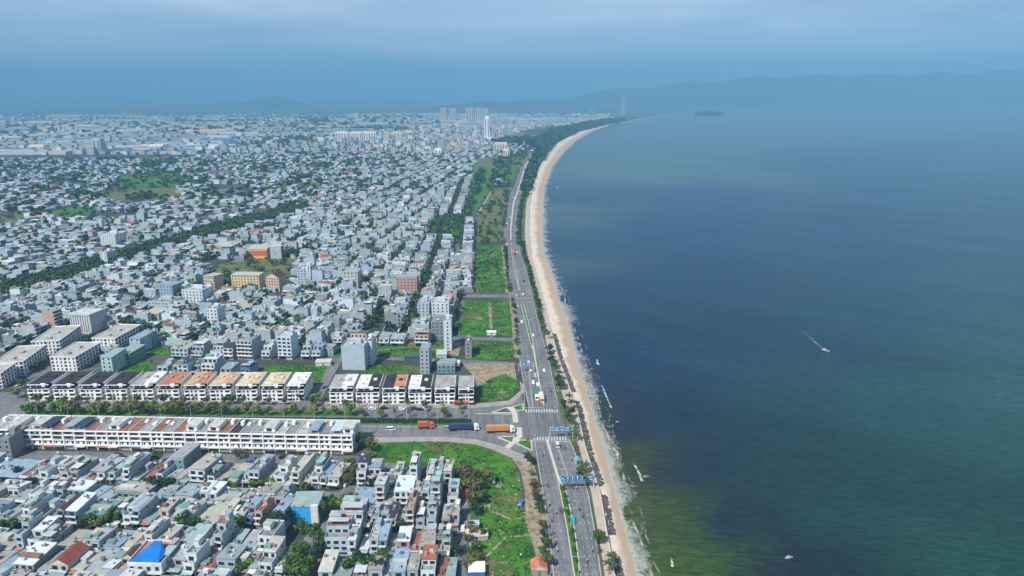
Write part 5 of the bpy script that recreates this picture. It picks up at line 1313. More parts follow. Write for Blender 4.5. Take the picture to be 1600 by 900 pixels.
def palm_proto(seed):
    rng = random.Random(seed); root = empty('palm_tree', (0, 0, -500)); T = MB()
    T.tube([(0, 0, 0), (.15, 0, 2.5), (.35, .1, 5.5)], [.22, .16, .14], 7, 'rough', (.16, .13, .10)); T.build('trunk', root)
    C = MB()
    for i in range(17):
        a = i * 2.4 + rng.random(); el = rng.uniform(-.1, 1.0); L = rng.uniform(2.3, 3.0); pts = []
        for j in range(6):
            t = j / 5; rr2 = L * t * math.cos(el * (1 - t * .5)); z = 5.5 + L * t * math.sin(el) - 1.5 * t * t * (1.1 - el * .4)
            pts.append((.35 + rr2 * math.cos(a), .1 + rr2 * math.sin(a), z))
        sx, sy = -math.sin(a), math.cos(a); g = rng.uniform(.8, 1.25)
        for j in range(5):
            w0, w1 = .5 * math.sin(math.pi * min(1, (j + .4) / 5.2)), .5 * math.sin(math.pi * min(1, (j + 1.4) / 5.6)); p, q2 = pts[j], pts[j + 1]
            for sg in (1, -1):
                C.face([p, (p[0] + sx * w0 * sg, p[1] + sy * w0 * sg, p[2] - .22), (q2[0] + sx * w1 * sg, q2[1] + sy * w1 * sg, q2[2] - .22), q2], 'leaf', (.045 * g, .085 * g, .02 * g))
    C.build('crown', root); KINDS_T.setdefault('palm', []).append([reg(root), False])
palm_proto(1); palm_proto(2)

tree_rng = random.Random(77)
N_TREE = [0]
def put_tree(key, x, y, sc, label, group, z=0.0):
    e = tree_rng.choice(KINDS_T[key]); N_TREE[0] += 1
    if e[1]: o = copy_tree(e[0])
    else: o = e[0]; e[1] = True
    o.location = (x, y, z); o.rotation_euler = (0, 0, tree_rng.uniform(0, 6.28)); s = sc * tree_rng.uniform(.88, 1.12)
    o.scale = (s, s, s * tree_rng.uniform(.9, 1.1)); tag(o, label, 'palm' if key == 'palm' else 'tree', group)
    return o
KW = {'street': 'mid-green', 'lime': 'bright lime-green', 'dark': 'dark green', 'olive': 'olive', 'sparse': 'thin-leaved', 'big': 'large leafy', 'brown': 'brownish', 'palm': 'feathery'}
def tree_line(keys, pts, step, sc, place, group, jit=0.6, skip=0.0, z=0.14, end='inland', grouplab=None):
    """trees along a line on the photograph's ground, numbered from its first end"""
    w = [Vector(P(*p)) for p in pts]; n = 0
    for a, b2 in zip(w[:-1], w[1:]):
        L = (b2 - a).length; k2 = max(1, int(L / step))
        for i in range(k2):
            if tree_rng.random() < skip: continue
            p = a + (b2 - a) * ((i + tree_rng.random() * .5) / k2); key = tree_rng.choice(keys); n += 1
            put_tree(key, p.x + tree_rng.uniform(-jit, jit), p.y + tree_rng.uniform(-jit, jit), sc * tree_rng.uniform(.8, 1.15), f"{KW[key]} tree, {ordn(n)} from the {end} end {place}", group, z)
tree_line(['lime', 'lime', 'street', 'olive'], [(40, 648), (360, 649)], 4.4, 1.45, 'of the dense boulevard median line', 'trees of the boulevard median', jit=1.2)
tree_line(['lime', 'sparse', 'olive', 'lime'], [(365, 648.5), (560, 650)], 6, 1.3, 'of the thinner boulevard median line', 'trees of the boulevard median', jit=1.0)
tree_line(['sparse', 'lime', 'olive'], [(560, 652), (735, 653.5)], 8, 1.1, 'of the sparse median line near the junction', 'trees of the boulevard median', jit=1.0)
tree_line(['sparse', 'street', 'olive', 'street'], [(42, 632), (455, 633)], 7, 1.1, 'of the pavement before the western villas', 'trees of the villa pavement', jit=.6)
tree_line(['sparse', 'street', 'sparse'], [(505, 637), (735, 641)], 9, 1.0, 'of the pavement before the eastern villas', 'trees of the villa pavement', jit=.6)
for i, (px, py, k2, s) in enumerate([(28, 622, 'lime', 1.3), (36, 608, 'street', 1.2), (498, 628, 'lime', 1.2), (490, 636, 'street', 1.1), (566, 700, 'street', 1.5), (580, 706, 'olive', 1.3), (572, 722, 'olive', 1.2), (470, 628, 'street', 1.1), (285, 617, 'street', 1.0), (325, 619, 'street', 1.0), (405, 619, 'street', 1.0), (85, 620, 'dark', .9)]):
    x, y = P(px, py); put_tree(k2, x, y, s, f"{KW[k2]} tree {['by the inland boulevard corner','behind the inland boulevard corner','at the villa side street corner','on the kerb of the villa side street','at the seaward end of the white terrace','beside the tree at the terrace end','on the lane below the terrace end','against the small single villa','between the fifth and sixth western villas','between the seventh and eighth western villas','between the ninth and tenth western villas','between the first two villas'][i]}", 'trees around the villas and terrace')
# named garden and street trees of the lower left
gt = [(8, 832, 'street', 1.3), (22, 828, 'street', 1), (145, 826, 'street', 1.3), (160, 830, 'olive', 1.2), (172, 824, 'street', 1.2), (132, 832, 'dark', 1.1), (178, 820, 'street', 1.4), (50, 765, 'dark', 1.1), (30, 745, 'dark', .9), (230, 768, 'dark', 1.3), (244, 772, 'dark', 1.3), (258, 770, 'dark', 1.2), (270, 764, 'dark', 1.1),
      (292, 828, 'street', 1.4), (305, 830, 'street', 1.3), (322, 840, 'dark', 1.3), (374, 828, 'street', 1.3), (350, 766, 'street', 1.1), (366, 768, 'street', 1.0), (398, 764, 'lime', 1.0), (414, 762, 'street', 1.1), (424, 764, 'lime', 1.0), (476, 770, 'street', 1.1), (236, 730, 'olive', 1.2), (228, 722, 'olive', 1.0), (250, 724, 'street', 1.1),
      (386, 722, 'sparse', 1.2), (372, 718, 'brown', 1.0), (418, 830, 'dark', 1.5), (430, 836, 'dark', 1.6), (442, 828, 'dark', 1.5), (450, 820, 'dark', 1.4), (470, 836, 'street', 1.5), (508, 810, 'street', 1.6), (516, 798, 'street', 1.5), (530, 800, 'lime', 1.4), (542, 792, 'olive', 1.3), (545, 760, 'brown', 1.4), (552, 748, 'olive', 1.4), (535, 752, 'brown', 1.2), (548, 735, 'olive', 1.2),
      (470, 880, 'big', 1.1), (460, 898, 'big', 1.1), (484, 896, 'big', 1.0), (490, 850, 'street', 1.5), (502, 860, 'street', 1.5), (500, 872, 'dark', 1.4), (380, 880, 'olive', 1.2), (390, 892, 'lime', 1.1), (376, 900, 'street', 1.2), (470, 905, 'big', 1.0),
      (572, 762, 'street', 1.2), (586, 766, 'dark', 1.3), (600, 752, 'street', 1.1), (630, 834, 'street', 1.2), (585, 838, 'dark', 1.1), (696, 842, 'olive', 1.1), (560, 890, 'dark', 1.4), (575, 896, 'street', 1.5), (590, 900, 'dark', 1.4), (600, 884, 'street', 1.2), (545, 898, 'street', 1.4),
      (712, 870, 'dark', 1.0), (555, 512, 'dark', 1.4)]
gl = 0
for px, py, k2, s in gt:
    gl += 1; x, y = P(px, py)
    zone = 'on the street below the second row' if 815 < py < 845 and px < 400 else 'in the street below the first row' if py < 775 and py > 740 and px < 520 else 'behind the terrace street' if py <= 740 else 'around the sky-blue house' if px < 560 and py < 845 else 'by the lower cross street' if px < 520 else 'among the cluster houses'
    put_tree(k2, x, y, s, f"{KW[k2]} tree {zone}, {ordn(gl)} counting from the inland side", 'garden and street trees of the lower left')
ft = [(728, 752, 'brown', 1.5), (736, 760, 'brown', 1.6), (730, 770, 'olive', 1.5), (740, 776, 'brown', 1.4), (745, 768, 'olive', 1.4), (735, 786, 'brown', 1.2), (746, 790, 'olive', 1.3), (752, 782, 'olive', 1.1), (742, 806, 'dark', 1.2), (758, 752, 'olive', 1.2), (766, 756, 'street', 1.0), (738, 828, 'street', .9), (732, 852, 'olive', 1.0), (744, 862, 'olive', 1.0), (735, 872, 'street', 1.1), (748, 880, 'olive', 1.0), (730, 890, 'olive', 1.0), (756, 840, 'street', .8), (715, 812, 'olive', 1), (740, 838, 'olive', .9)]
for i, (px, py, k2, s) in enumerate(ft):
    x, y = P(px, py); put_tree(k2, x, y, s, f"{KW[k2]} tree, {ordn(i + 1)} down the cluster side of the green field", 'trees on the cluster side of the green field')
rt = [(824, 722, 'dark', .8), (829, 727, 'dark', .8), (831, 744, 'lime', .7), (835, 764, 'brown', 1.0), (837, 780, 'brown', .9), (841, 790, 'dark', 1.0), (844, 804, 'street', .9), (842, 796, 'street', .8), (848, 828, 'olive', .9), (850, 842, 'dark', .8), (852, 858, 'street', 1.0), (849, 872, 'street', 1.0), (856, 886, 'olive', 1.0)]
for i, (px, py, k2, s) in enumerate(rt):
    x, y = P(px, py); put_tree(k2, x, y, s, f"{KW[k2]} bush-like tree, {ordn(i + 1)} from the junction beside the dirt strip", 'trees between the dirt strip and the road')
# sea side verge: palms and round trees
sp = [(893, 668, 'palm'), (889, 662, 'dark'), (896, 672, 'palm'), (898, 684, 'palm'), (884, 655, 'palm'), (892, 655, 'dark'), (900, 690, 'palm'), (893, 640, 'palm'), (889, 632, 'palm'), (880, 640, 'dark'), (876, 610, 'dark'), (873, 603, 'dark'), (878, 606, 'palm'), (875, 595, 'palm'), (870, 590, 'palm'), (864, 578, 'street'), (861, 570, 'dark'), (867, 575, 'dark'), (860, 560, 'dark'), (858, 552, 'dark'),
      (856, 530, 'palm'), (852, 524, 'street'), (848, 518, 'street'), (846, 512, 'palm'), (908, 748, 'dark'), (912, 742, 'palm'), (916, 752, 'palm'), (916, 738, 'palm'), (914, 764, 'palm'), (905, 732, 'sparse'), (936, 848, 'street'), (935, 852, 'street'), (954, 884, 'palm'), (952, 898, 'palm'), (898, 702, 'sparse'), (901, 712, 'sparse'), (934, 866, 'sparse')]
for i, (px, py, k2) in enumerate(sorted(sp, key=lambda t: -t[1])):
    x, y = P(px, py); put_tree(k2, x, y, {'palm': 1.0, 'street': 1.05, 'dark': 1.1, 'sparse': .8}[k2], f"{KW[k2]} {'palm' if k2 == 'palm' else 'tree'} on the sea-side verge, {ordn(i + 1)} from the bottom edge", 'palms and trees of the sea-side verge')
# mid verge line
yv = P(850, 508)[1]; i = 0
while yv < P(815, 382)[1]:
    i += 1; xa, xb = interp(ROADR, yv), interp(PATHL, yv); key = tree_rng.choice(['dark', 'dark', 'street'])
    put_tree(key, xa + (xb - xa) * tree_rng.uniform(.35, .8), yv, 1.0, f"{KW[key]} tree, {ordn(i)} in the dense verge line up the coastal road", 'dense verge line up the coastal road'); yv += tree_rng.uniform(5.5, 9)
# median palms and shrubs
yv = 215.0; i = 0
while yv < P(875, 765)[1]:
    i += 1; xm = (interp(MED_L, yv) + interp(MED_R, yv)) / 2
    put_tree('street', xm, yv, .42, f"small round shrub, {ordn(i)} from the bottom edge in the road median", 'shrubs in the coastal road median', .2); yv += tree_rng.uniform(5, 9)
# tall tree-lined streets in the middle distance, near ones as individuals
tree_line(['dark', 'street', 'dark'], [(652, 500), (664, 458), (676, 420)], 8, 1.4, 'of the street beside the white block', 'street trees in the mid town', end='near')
tree_line(['dark', 'street'], [(580, 520), (600, 470)], 9, 1.3, 'of the mid town tree street', 'street trees in the mid town', end='near')
tree_line(['street', 'dark'], [(706, 520), (710, 468)], 9, 1.1, 'of the lane by the slender tower', 'street trees in the mid town', end='near')
print('individual trees', N_TREE[0])
# distant trees, one mass: light crowns merged
lo = [crown_mb(3.2, 4.2, 3.4, 9, 9, .75, c, random.Random(90 + i)) for i, c in enumerate((DKG, (.03, .06, .02), GREEN, (.028, .065, .022), OLV))]
lf = [crown_mb(4.5, 6, 4, 5, 7, 1.9, c, random.Random(95 + i), flat=.7) for i, c in enumerate((DKG, (.02, .05, .02), GREEN))]
tm = MB(); mr = random.Random(31)
def put_mass(x, y, s, dark=False):
    if y < 0: return
    lst = lo if math.hypot(x, y) < 1300 else lf
    o = mr.choice(lst[:3] if dark else lst)
    tm.merge(o, loc=(x, y, 0), rz=mr.uniform(0, 6.28), sc=s)
def fill(poly, step, s=1.2, dark=True, prob=1.0):
    wp = [P(*p) for p in poly]; x0, x1 = min(p[0] for p in wp), max(p[0] for p in wp); y0, y1 = min(p[1] for p in wp), max(p[1] for p in wp)
    n = int((x1 - x0) * (y1 - y0) / step ** 2)
    for _ in range(min(n, 30000)):
        x, y = mr.uniform(x0, x1), mr.uniform(y0, y1)
        if mr.random() < prob and inside(wp, x, y): put_mass(x, y, s * mr.uniform(.7, 1.2), dark)
for x, y, r_ in mass_trees:
    put_mass(x, y, r_ / 2.6)
fill([(-40, 482), (-40, 456), (100, 425), (220, 388), (350, 350), (480, 318), (490, 328), (360, 362), (240, 400), (100, 442), (30, 470)], 5.5, 1.5)
fill([(-60, 345), (-60, 322), (130, 322), (180, 330), (330, 300), (335, 312), (200, 335), (60, 345)], 13, 1.3, prob=.5)
fill([(60, 300), (120, 285), (220, 285), (180, 268), (300, 262), (330, 275), (320, 290), (200, 298), (130, 320)], 18, 1.3, prob=.5)
fill([(205, 262), (275, 250), (280, 258), (220, 268)], 10, 1.6); fill([(340, 306), (390, 290), (420, 300), (330, 330), (300, 326)], 15, 1.4, prob=.7)
fill([(420, 300), (470, 270), (520, 290), (450, 320)], 15, 1.4, prob=.5); fill([(-60, 285), (-60, 255), (300, 245), (300, 250), (60, 275)], 16, 1.4, prob=.25)
for _cx, _cy, _r in ((60, 300, 26), (110, 280, 20), (230, 310, 22), (20, 270, 20), (300, 285, 18), (420, 262, 18), (500, 262, 16), (150, 345, 14), (560, 255, 14), (380, 322, 16), (460, 240, 14), (330, 258, 14)):
    fill([(_cx - _r * 1.6, _cy + 3), (_cx - _r, _cy - 4), (_cx + _r * .4, _cy - 6), (_cx + _r * 1.6, _cy - 2), (_cx + _r, _cy + 4), (_cx - _r * .3, _cy + 6)], 10, 1.35, prob=.6)
fill([(678, 374), (676, 340), (722, 336), (728, 360), (718, 380)], 7, 1.2, prob=.55); fill([(744, 384), (748, 345), (783, 345), (792, 384)], 9, 1.0, prob=.35)
fill([(745, 345), (760, 300), (772, 265), (800, 262), (795, 300), (783, 345)], 12, 1.3, prob=.4); fill([(714, 350), (740, 290), (750, 265), (760, 268), (735, 345)], 9, 1.4, prob=.6)
fill([(744, 452), (744, 386), (778, 386), (784, 452)], 7, .55, False, .5)
fill([(752, 262), (800, 240), (830, 234), (812, 262)], 14, 1.5, prob=.35)
fill([(786, 384), (789, 384), (799, 458), (795, 458)], 4, .7); fill([(799, 470), (803, 470), (811, 525), (807, 525)], 4, .65); fill([(806, 535), (809, 535), (812, 560), (808, 560)], 4, .7); fill([(782, 380), (785, 380), (795, 300), (790, 300)], 6, .9)
fill([(345, 448), (350, 412), (465, 404), (450, 445)], 9, 1.0, False, .6); fill([(365, 460), (365, 454), (410, 454), (410, 460)], 5, 1.1, False, .7); fill([(300, 470), (300, 440), (318, 430), (322, 458)], 6, 1.4); fill([(352, 452), (352, 432), (362, 430), (362, 452)], 6, 1.2)
fill([(215, 480), (228, 470), (232, 500), (222, 505)], 6, 1.3); fill([(165, 525), (235, 520), (235, 535), (172, 538)], 6, 1.3, prob=.7); fill([(195, 505), (235, 500), (235, 520), (198, 522)], 7, 1.3, False, .6)
fill([(30, 590), (80, 560), (120, 545), (135, 548), (100, 575), (55, 592)], 6, 1.1, prob=.5); fill([(92, 562), (150, 526), (160, 530), (105, 570)], 5, 1.1)
fill([(440, 230), (300, 245), (420, 205), (560, 198), (640, 200), (620, 208), (520, 208), (500, 225)], 24, 1.9, prob=.6)
fill([(-60, 200), (500, 185), (640, 180), (700, 195), (500, 205), (-60, 225)], 75, 3.0, prob=.4)
fill([(764, 222), (840, 215), (900, 200), (880, 215), (830, 230), (770, 232)], 22, 2.4, prob=.7)
# coastal pine wood between the road and the sand
yy = P(812, 384)[1]
wood = 0
while yy < 5200:
    xa = interp(ROADR, yy) + 3 if yy < P(846, 231)[1] else interp(WALL, yy) - (40 + 110 * min(1, (yy - 2200) / 1500)) if yy > 2300 else interp(WALL, yy) - 48
    xb = interp(PATHL, yy) - 2 if yy < P(829, 290)[1] else interp(WALL, yy) - 3
    stepw = 6.5 if yy < 1300 else 7 + (yy - 1300) / 160
    x = min(xa, xb - 6)
    while x < xb:
        put_mass(x + mr.uniform(-2, 2), yy + mr.uniform(-3, 3), mr.uniform(.9, 1.5) * (1 if yy < 1300 else 1.35 * (1 + (yy - 1300) / 3500)), True); wood += 1
        x += stepw
    yy += stepw
fill([(1085, 180), (1105, 176.5), (1135, 178.5), (1120, 181)], 25, 3.2)
o = tm.build('woodland'); tag(o, 'dark green woods and street trees spread through the distant town and along the beach', 'woods', kind='stuff')
print('mass faces', len(tm.f), len(mass.f))

# clipped hedge of the boulevard, tufts on the plots
def hedge():
    m = MB(); rng = random.Random(3); a, b2 = Vector(P(42, 655)), Vector(P(735, 660)); L = (b2 - a).length; d = (b2 - a).normalized(); n_ = Vector((-d.y, d.x))
    for i in range(int(L * 70)):
        t = rng.uniform(0, L); s = rng.uniform(-2.4, 2.4); z = .16 + rng.uniform(0, 1.2); p = a + d * t + n_ * s; q2 = rng.uniform(.2, .38); c = rng.uniform(.7, 1.3)
        if .25 < z < 1.0 and abs(s) < 2.0: z = 1.25 + rng.uniform(-.1, .2)
        nn = Vector((rng.uniform(-1, 1), rng.uniform(-1, 1), rng.uniform(.1, 1))).normalized(); u_ = nn.orthogonal().normalized() * q2; v_ = nn.cross(u_)
        c0 = Vector((p.x, p.y, z)); m.face([tuple(c0 - u_), tuple(c0 - v_), tuple(c0 + u_), tuple(c0 + v_)], 'leaf', (.022 * c, .062 * c, .018 * c))
    o = m.build('hedge'); tag(o, 'long clipped dark green hedge down the middle of the boulevard', 'hedge')
hedge()
def tufts():
    m = MB(); rng = random.Random(9)
    for mt, poly in FIELDS[:13]:
        wp = [P(*p) for p in poly]; x0, x1 = min(p[0] for p in wp), max(p[0] for p in wp); y0, y1 = min(p[1] for p in wp), max(p[1] for p in wp)
        for _ in range(int((x1 - x0) * (y1 - y0) * .55)):
            x, y = rng.uniform(x0, x1), rng.uniform(y0, y1)
            if not inside(wp, x, y): continue
            if math.sin(x * .13 + math.sin(y * .11) * 2) * math.cos(y * .17) + rng.uniform(-.8, .8) < .1: continue
            g = rng.uniform(.6, 1.4); c = (.038 * g, .110 * g, .013 * g) if rng.random() < .85 else (.09 * g, .12 * g, .03 * g)
            r_ = rng.uniform(.3, .8)
            for _k in range(2):
                a = rng.uniform(0, 3.14); dx, dy = math.cos(a) * r_, math.sin(a) * r_; h = rng.uniform(.25, .9)
                m.face([(x - dx, y - dy, .05), (x + dx, y + dy, .05), (x + dx * .7 + .1, y + dy * .7, h), (x - dx * .7, y - dy * .7 + .1, h * .8)], 'leaf', c)
    o = m.build('weeds'); tag(o, 'rough tufts of weeds over the green building plots', 'weeds', kind='stuff')
tufts()
def litter():
    m = MB(); rng = random.Random(14)
    for (px0, px1, py0, py1, n) in ((745, 825, 715, 900, 60), (742, 806, 570, 630, 30), (720, 800, 470, 560, 26), (230, 320, 540, 580, 20), (725, 740, 780, 900, 20)):
        for _ in range(n):
            x, y = P(rng.uniform(px0, px1), rng.uniform(py0, py1)); s = rng.uniform(.15, .45); c = rng.choice(((.6, .58, .52), (.45, .38, .3), (.5, .5, .5), (.35, .3, .26)))
            one = MB(); one.box(-s, s, -s * .6, s * .6, 0, s * .45, 'rough', c); m.merge(one, loc=(x, y, .05), rz=rng.uniform(0, 3))
    o = m.build('rubble'); tag(o, 'scattered pale rubble and rubbish lying on the plots', 'rubble', kind='stuff')
litter()

# rocks against the sea wall
def rocks():
    m = MB(); rng = random.Random(6); y = 205.0
    segs = [(205, P(955, 862)[1]), (P(948, 832)[1], P(938, 772)[1]), (P(934, 756)[1], P(896, 625)[1]), (P(890, 610)[1], P(862, 520)[1])]
    for a, b2 in segs:
        y = a
        while y < b2:
            for k2 in range(3):
                x = interp(WALL, y) + rng.uniform(.3, 3.2); s = rng.uniform(.35, .85); c = rng.uniform(.05, .13); z = -.9 - (x - interp(WALL, y)) * .2 + rng.uniform(0, .5)
                n = len(m.v); pts = []
                for sx, sy, sz in ((-1, -1, -1), (1, -1, -1), (1, 1, -1), (-1, 1, -1), (-1, -1, 1), (1, -1, 1), (1, 1, 1), (-1, 1, 1)):
                    pts.append((x + s * sx * rng.uniform(.5, 1), y + s * sy * rng.uniform(.5, 1), z + s * sz * rng.uniform(.4, .9)))
                m.v.extend(pts)
                for f in ((0, 1, 5, 4), (1, 2, 6, 5), (2, 3, 7, 6), (3, 0, 4, 7), (4, 5, 6, 7)): m.f.append(tuple(i + n for i in f)); m._a('rough', (c, c * .97, c * .92))
            y += rng.uniform(.5, .9)
    o = m.build('rock_revetment'); tag(o, 'dark rubble rocks heaped along the foot of the sea wall', 'rocks', kind='stuff')
rocks()

# ------------------------------------------------------------------ vehicles
def car_proto(col, van=False):
    root = empty('van' if van else 'car', (0, 0, -500)); B = MB(); L, W_ = (4.8, 1.9) if van else (4.4, 1.8)
    def prism(m, prof, y0, y1, mat, c, inset=0.0):
        n = len(m.v); k2 = len(prof)
        m.v.extend([(x, y0 + (inset if z > 1.0 else 0), z) for x, z in prof] + [(x, y1 - (inset if z > 1.0 else 0), z) for x, z in prof])
        for i in range(k2): m.f.append((n + i, n + (i + 1) % k2, n + k2 + (i + 1) % k2, n + k2 + i)); m._a(mat, c)
        m.f.append(tuple(n + i for i in range(k2))[::-1]); m._a(mat, c); m.f.append(tuple(n + k2 + i for i in range(k2))); m._a(mat, c)
    hh = 1.9 if van else 1.45
    body = [(-L/2, .3), (L/2, .3), (L/2, .75), (L/2 - .25, .9), (L/2 - (.5 if van else 1.2), .98), (-L/2 + .15, 1.0), (-L/2, .85)]
    prism(B, body, -W_/2, W_/2, 'paint', col)
    top = [(L/2 - (.55 if van else 1.25), .97), (L/2 - (1.1 if van else 1.85), hh), (-L/2 + (.35 if van else .95), hh), (-L/2 + (.15 if van else .35), .97)]
    prism(B, [(x, z) for x, z in top], -W_/2 + .08, W_/2 - .08, 'paint', col, .12); B.build('body', root)
    Gm = MB(); g = [(x * (1.015 if z < 1 else 1.0), min(z, hh - .06)) for x, z in top]
    g = [(top[0][0] + .03, .99), (top[1][0] + .05, hh - .1), (top[2][0] - .05, hh - .1), (top[3][0] - .03, .99)]
    prism(Gm, g, -W_/2 + .06, W_/2 - .06, 'glass', (0, 0, 0), .10); Gm.build('windows', root)
    for sx in (-1, 1):
        for sy in (-1, 1):
            w = MB(); w.cyl(sx * L * .31, .33, .33, .33, sy * (W_/2) - .12, sy * (W_/2) + .1, 12, 'rough', (.015, .015, .015), 'y'); w.build('wheel', root)
    for sy in (-1, 1):
        hl = MB(); hl.box(L/2 - .02, L/2 + .03, sy * .65 - .18, sy * .65 + .18, .6, .78, 'paint', (.7, .7, .65), True); hl.build('headlight', root)
    return reg(root)
CARC = {'white': (.75, .75, .74), 'black': (.015, .015, .018), 'silver': (.4, .42, .44), 'red': (.4, .03, .02), 'blue': (.03, .12, .4), 'teal': (.02, .35, .42), 'grey': (.13, .14, .15)}
protos = {k2: [car_proto(c), False] for k2, c in CARC.items()}; vans = {'white': [car_proto(CARC['white'], True), False], 'silver': [car_proto(CARC['silver'], True), False]}
def put_car(colr, px, py, rz, label, group='cars on the roads', van=False, z=.05):
    e = (vans if van else protos)[colr]; o = e[0] if not e[1] else copy_tree(e[0]); e[1] = True
    x, y = P(px, py); o.location = (x, y, z); o.rotation_euler = (0, 0, rz); tag(o, label, 'van' if van else 'car', group)
UP, DN, EAST = R(90), R(-90), 0
cars = [('white', 871, 697, UP, 'white van waiting behind the southern zebra crossing', True), ('grey', 881, 700, UP, 'dark car in the right lane below the southern zebra crossing'), ('teal', 895, 814, UP, 'turquoise car beside the planted median'),
 ('silver', 802, 647 + 24, EAST, None), ('white', 826, 568, DN, 'white car at the back of the junction queue'), ('white', 829, 579, DN, 'white car second from the back of the junction queue'), ('silver', 836, 588, DN, 'silver car in the inner lane of the junction queue'), ('white', 833, 599, DN, 'white car right behind the green lorry'),
 ('white', 840, 602, DN, 'white car in the inner lane behind the white truck'), ('grey', 841, 611, DN, 'dark car wedged beside the green lorry'), ('white', 850, 580, UP, 'white car leaving the junction uphill'), ('white', 833, 525, UP, 'white car beside the green median bed'), ('white', 815, 504, DN, 'white car on the inland lane by the grass plot'),
 ('silver', 809, 480, DN, 'silver car near the side street mouth'), ('white', 817, 461, UP, 'white car crossing the median gap'), ('silver', 807, 463, DN, 'silver car near the median gap on the inland side'), ('black', 819, 440, UP, 'black car beyond the median gap'), ('white', 808, 395, UP, 'white car beyond the far median gap'), ('white', 792, 382, DN, 'white car at the far crossing, inland side'), ('red', 797, 405, DN, 'red car on the inland lanes beyond the plots'),
 ('white', 797, 340, DN, 'white car under the bend, inland side'), ('silver', 806, 345, UP, 'silver car under the bend, sea side'), ('white', 792, 350, DN, 'white car second under the bend, inland side'), ('red', 801, 356, UP, 'red car just beyond the far crossing'), ('white', 812, 300, UP, 'white car on the distant bend'), ('white', 803, 310, DN, 'white car coming off the distant bend'),
 ('white', 611, 672, EAST, 'white van driving east on the boulevard beside the hedge', True), ('white', 30, 606, R(40), 'white minibus at the inland boulevard corner', True), ('silver', 750, 672, EAST, None), ('silver', 700, 671, EAST, 'silver van just behind the dark blue lorry', True),
 ('grey', 64, 722, EAST, 'grey car parked below the inland half of the terrace'), ('black', 190, 716, EAST, 'black car parked under the terrace awnings'), ('grey', 172, 719, EAST, 'grey car parked behind the black one under the terrace'), ('black', 183, 712, EAST, 'black car parked tight against the terrace shops'), ('grey', 152, 728, R(30), 'grey car turned out at the first row of houses'), ('white', 158, 722, EAST, 'white car parked opposite the terrace'),
 ('blue', 396, 722, EAST, 'blue car parked opposite the terrace'), ('black', 443, 716, EAST, 'black car parked by the seaward half of the terrace'), ('black', 511, 717, EAST, 'black car last before the seaward end of the terrace'), ('grey', 486, 715, EAST, 'grey car behind the last black car at the terrace'),
 ('white', 542, 758, R(60), 'white car at the crossing beside the brown trees'), ('grey', 532, 756, R(60), 'grey car next to the white car at the crossing'), ('white', 738, 793, UP, 'white car on the lane beside the cluster, upper one'), ('white', 723, 827, UP, 'white car on the lane beside the cluster, lower one'), ('grey', 723, 857, UP, 'grey car parked on the shaded lane beside the cluster'),
 ('silver', 535, 634, EAST, 'silver car parked before the first eastern villa'), ('white', 582, 640, EAST, 'white car parked before the second eastern villa'), ('black', 600, 639, EAST, 'black car parked before the third eastern villa'), ('white', 626, 641, EAST, 'white car parked by the third eastern villa'), ('black', 648, 640, EAST, 'black car parked before the fourth eastern villa'), ('black', 657, 641, EAST, 'black car parked after the fourth eastern villa'), ('white', 665, 640, EAST, 'white car parked before the fifth eastern villa'),
 ('white', 488, 620, R(60), 'white car coming down the villa side street'), ('grey', 506, 606, R(60), 'grey car halfway up the villa side street'), ('white', 570, 630, EAST, 'white car beside the second villa wall'), ('grey', 630, 615, UP, 'grey car in the gap after the third eastern villa'), ('teal', 360, 630, EAST, 'turquoise car before the tenth western villa'), ('white', 766, 522, EAST, 'white car at the foot of the large grass plot'),
 ('white', 905, 920, UP, 'white car entering at the bottom edge'), ('silver', 869, 730, DN, None), ('blue', 814, 788, R(70), 'blue car parked on a slab at the dirt strip'), ('blue', 740, 896, R(10), 'blue pickup parked by the field at the bottom edge'), ('white', 741, 856, R(15), 'white car wreck lying at the field edge, near one'), ('white', 741, 850, R(12), 'white car wreck lying at the field edge, far one')]
for c in cars:
    if c[4] is None: continue
    put_car(*c[:5], van=len(c) > 5)
for d_ in (protos, vans):
    for k2, e in d_.items():
        if not e[1]: put_car(k2, 740, 645, EAST, f"{k2} car turning at the junction island", van=(d_ is vans))

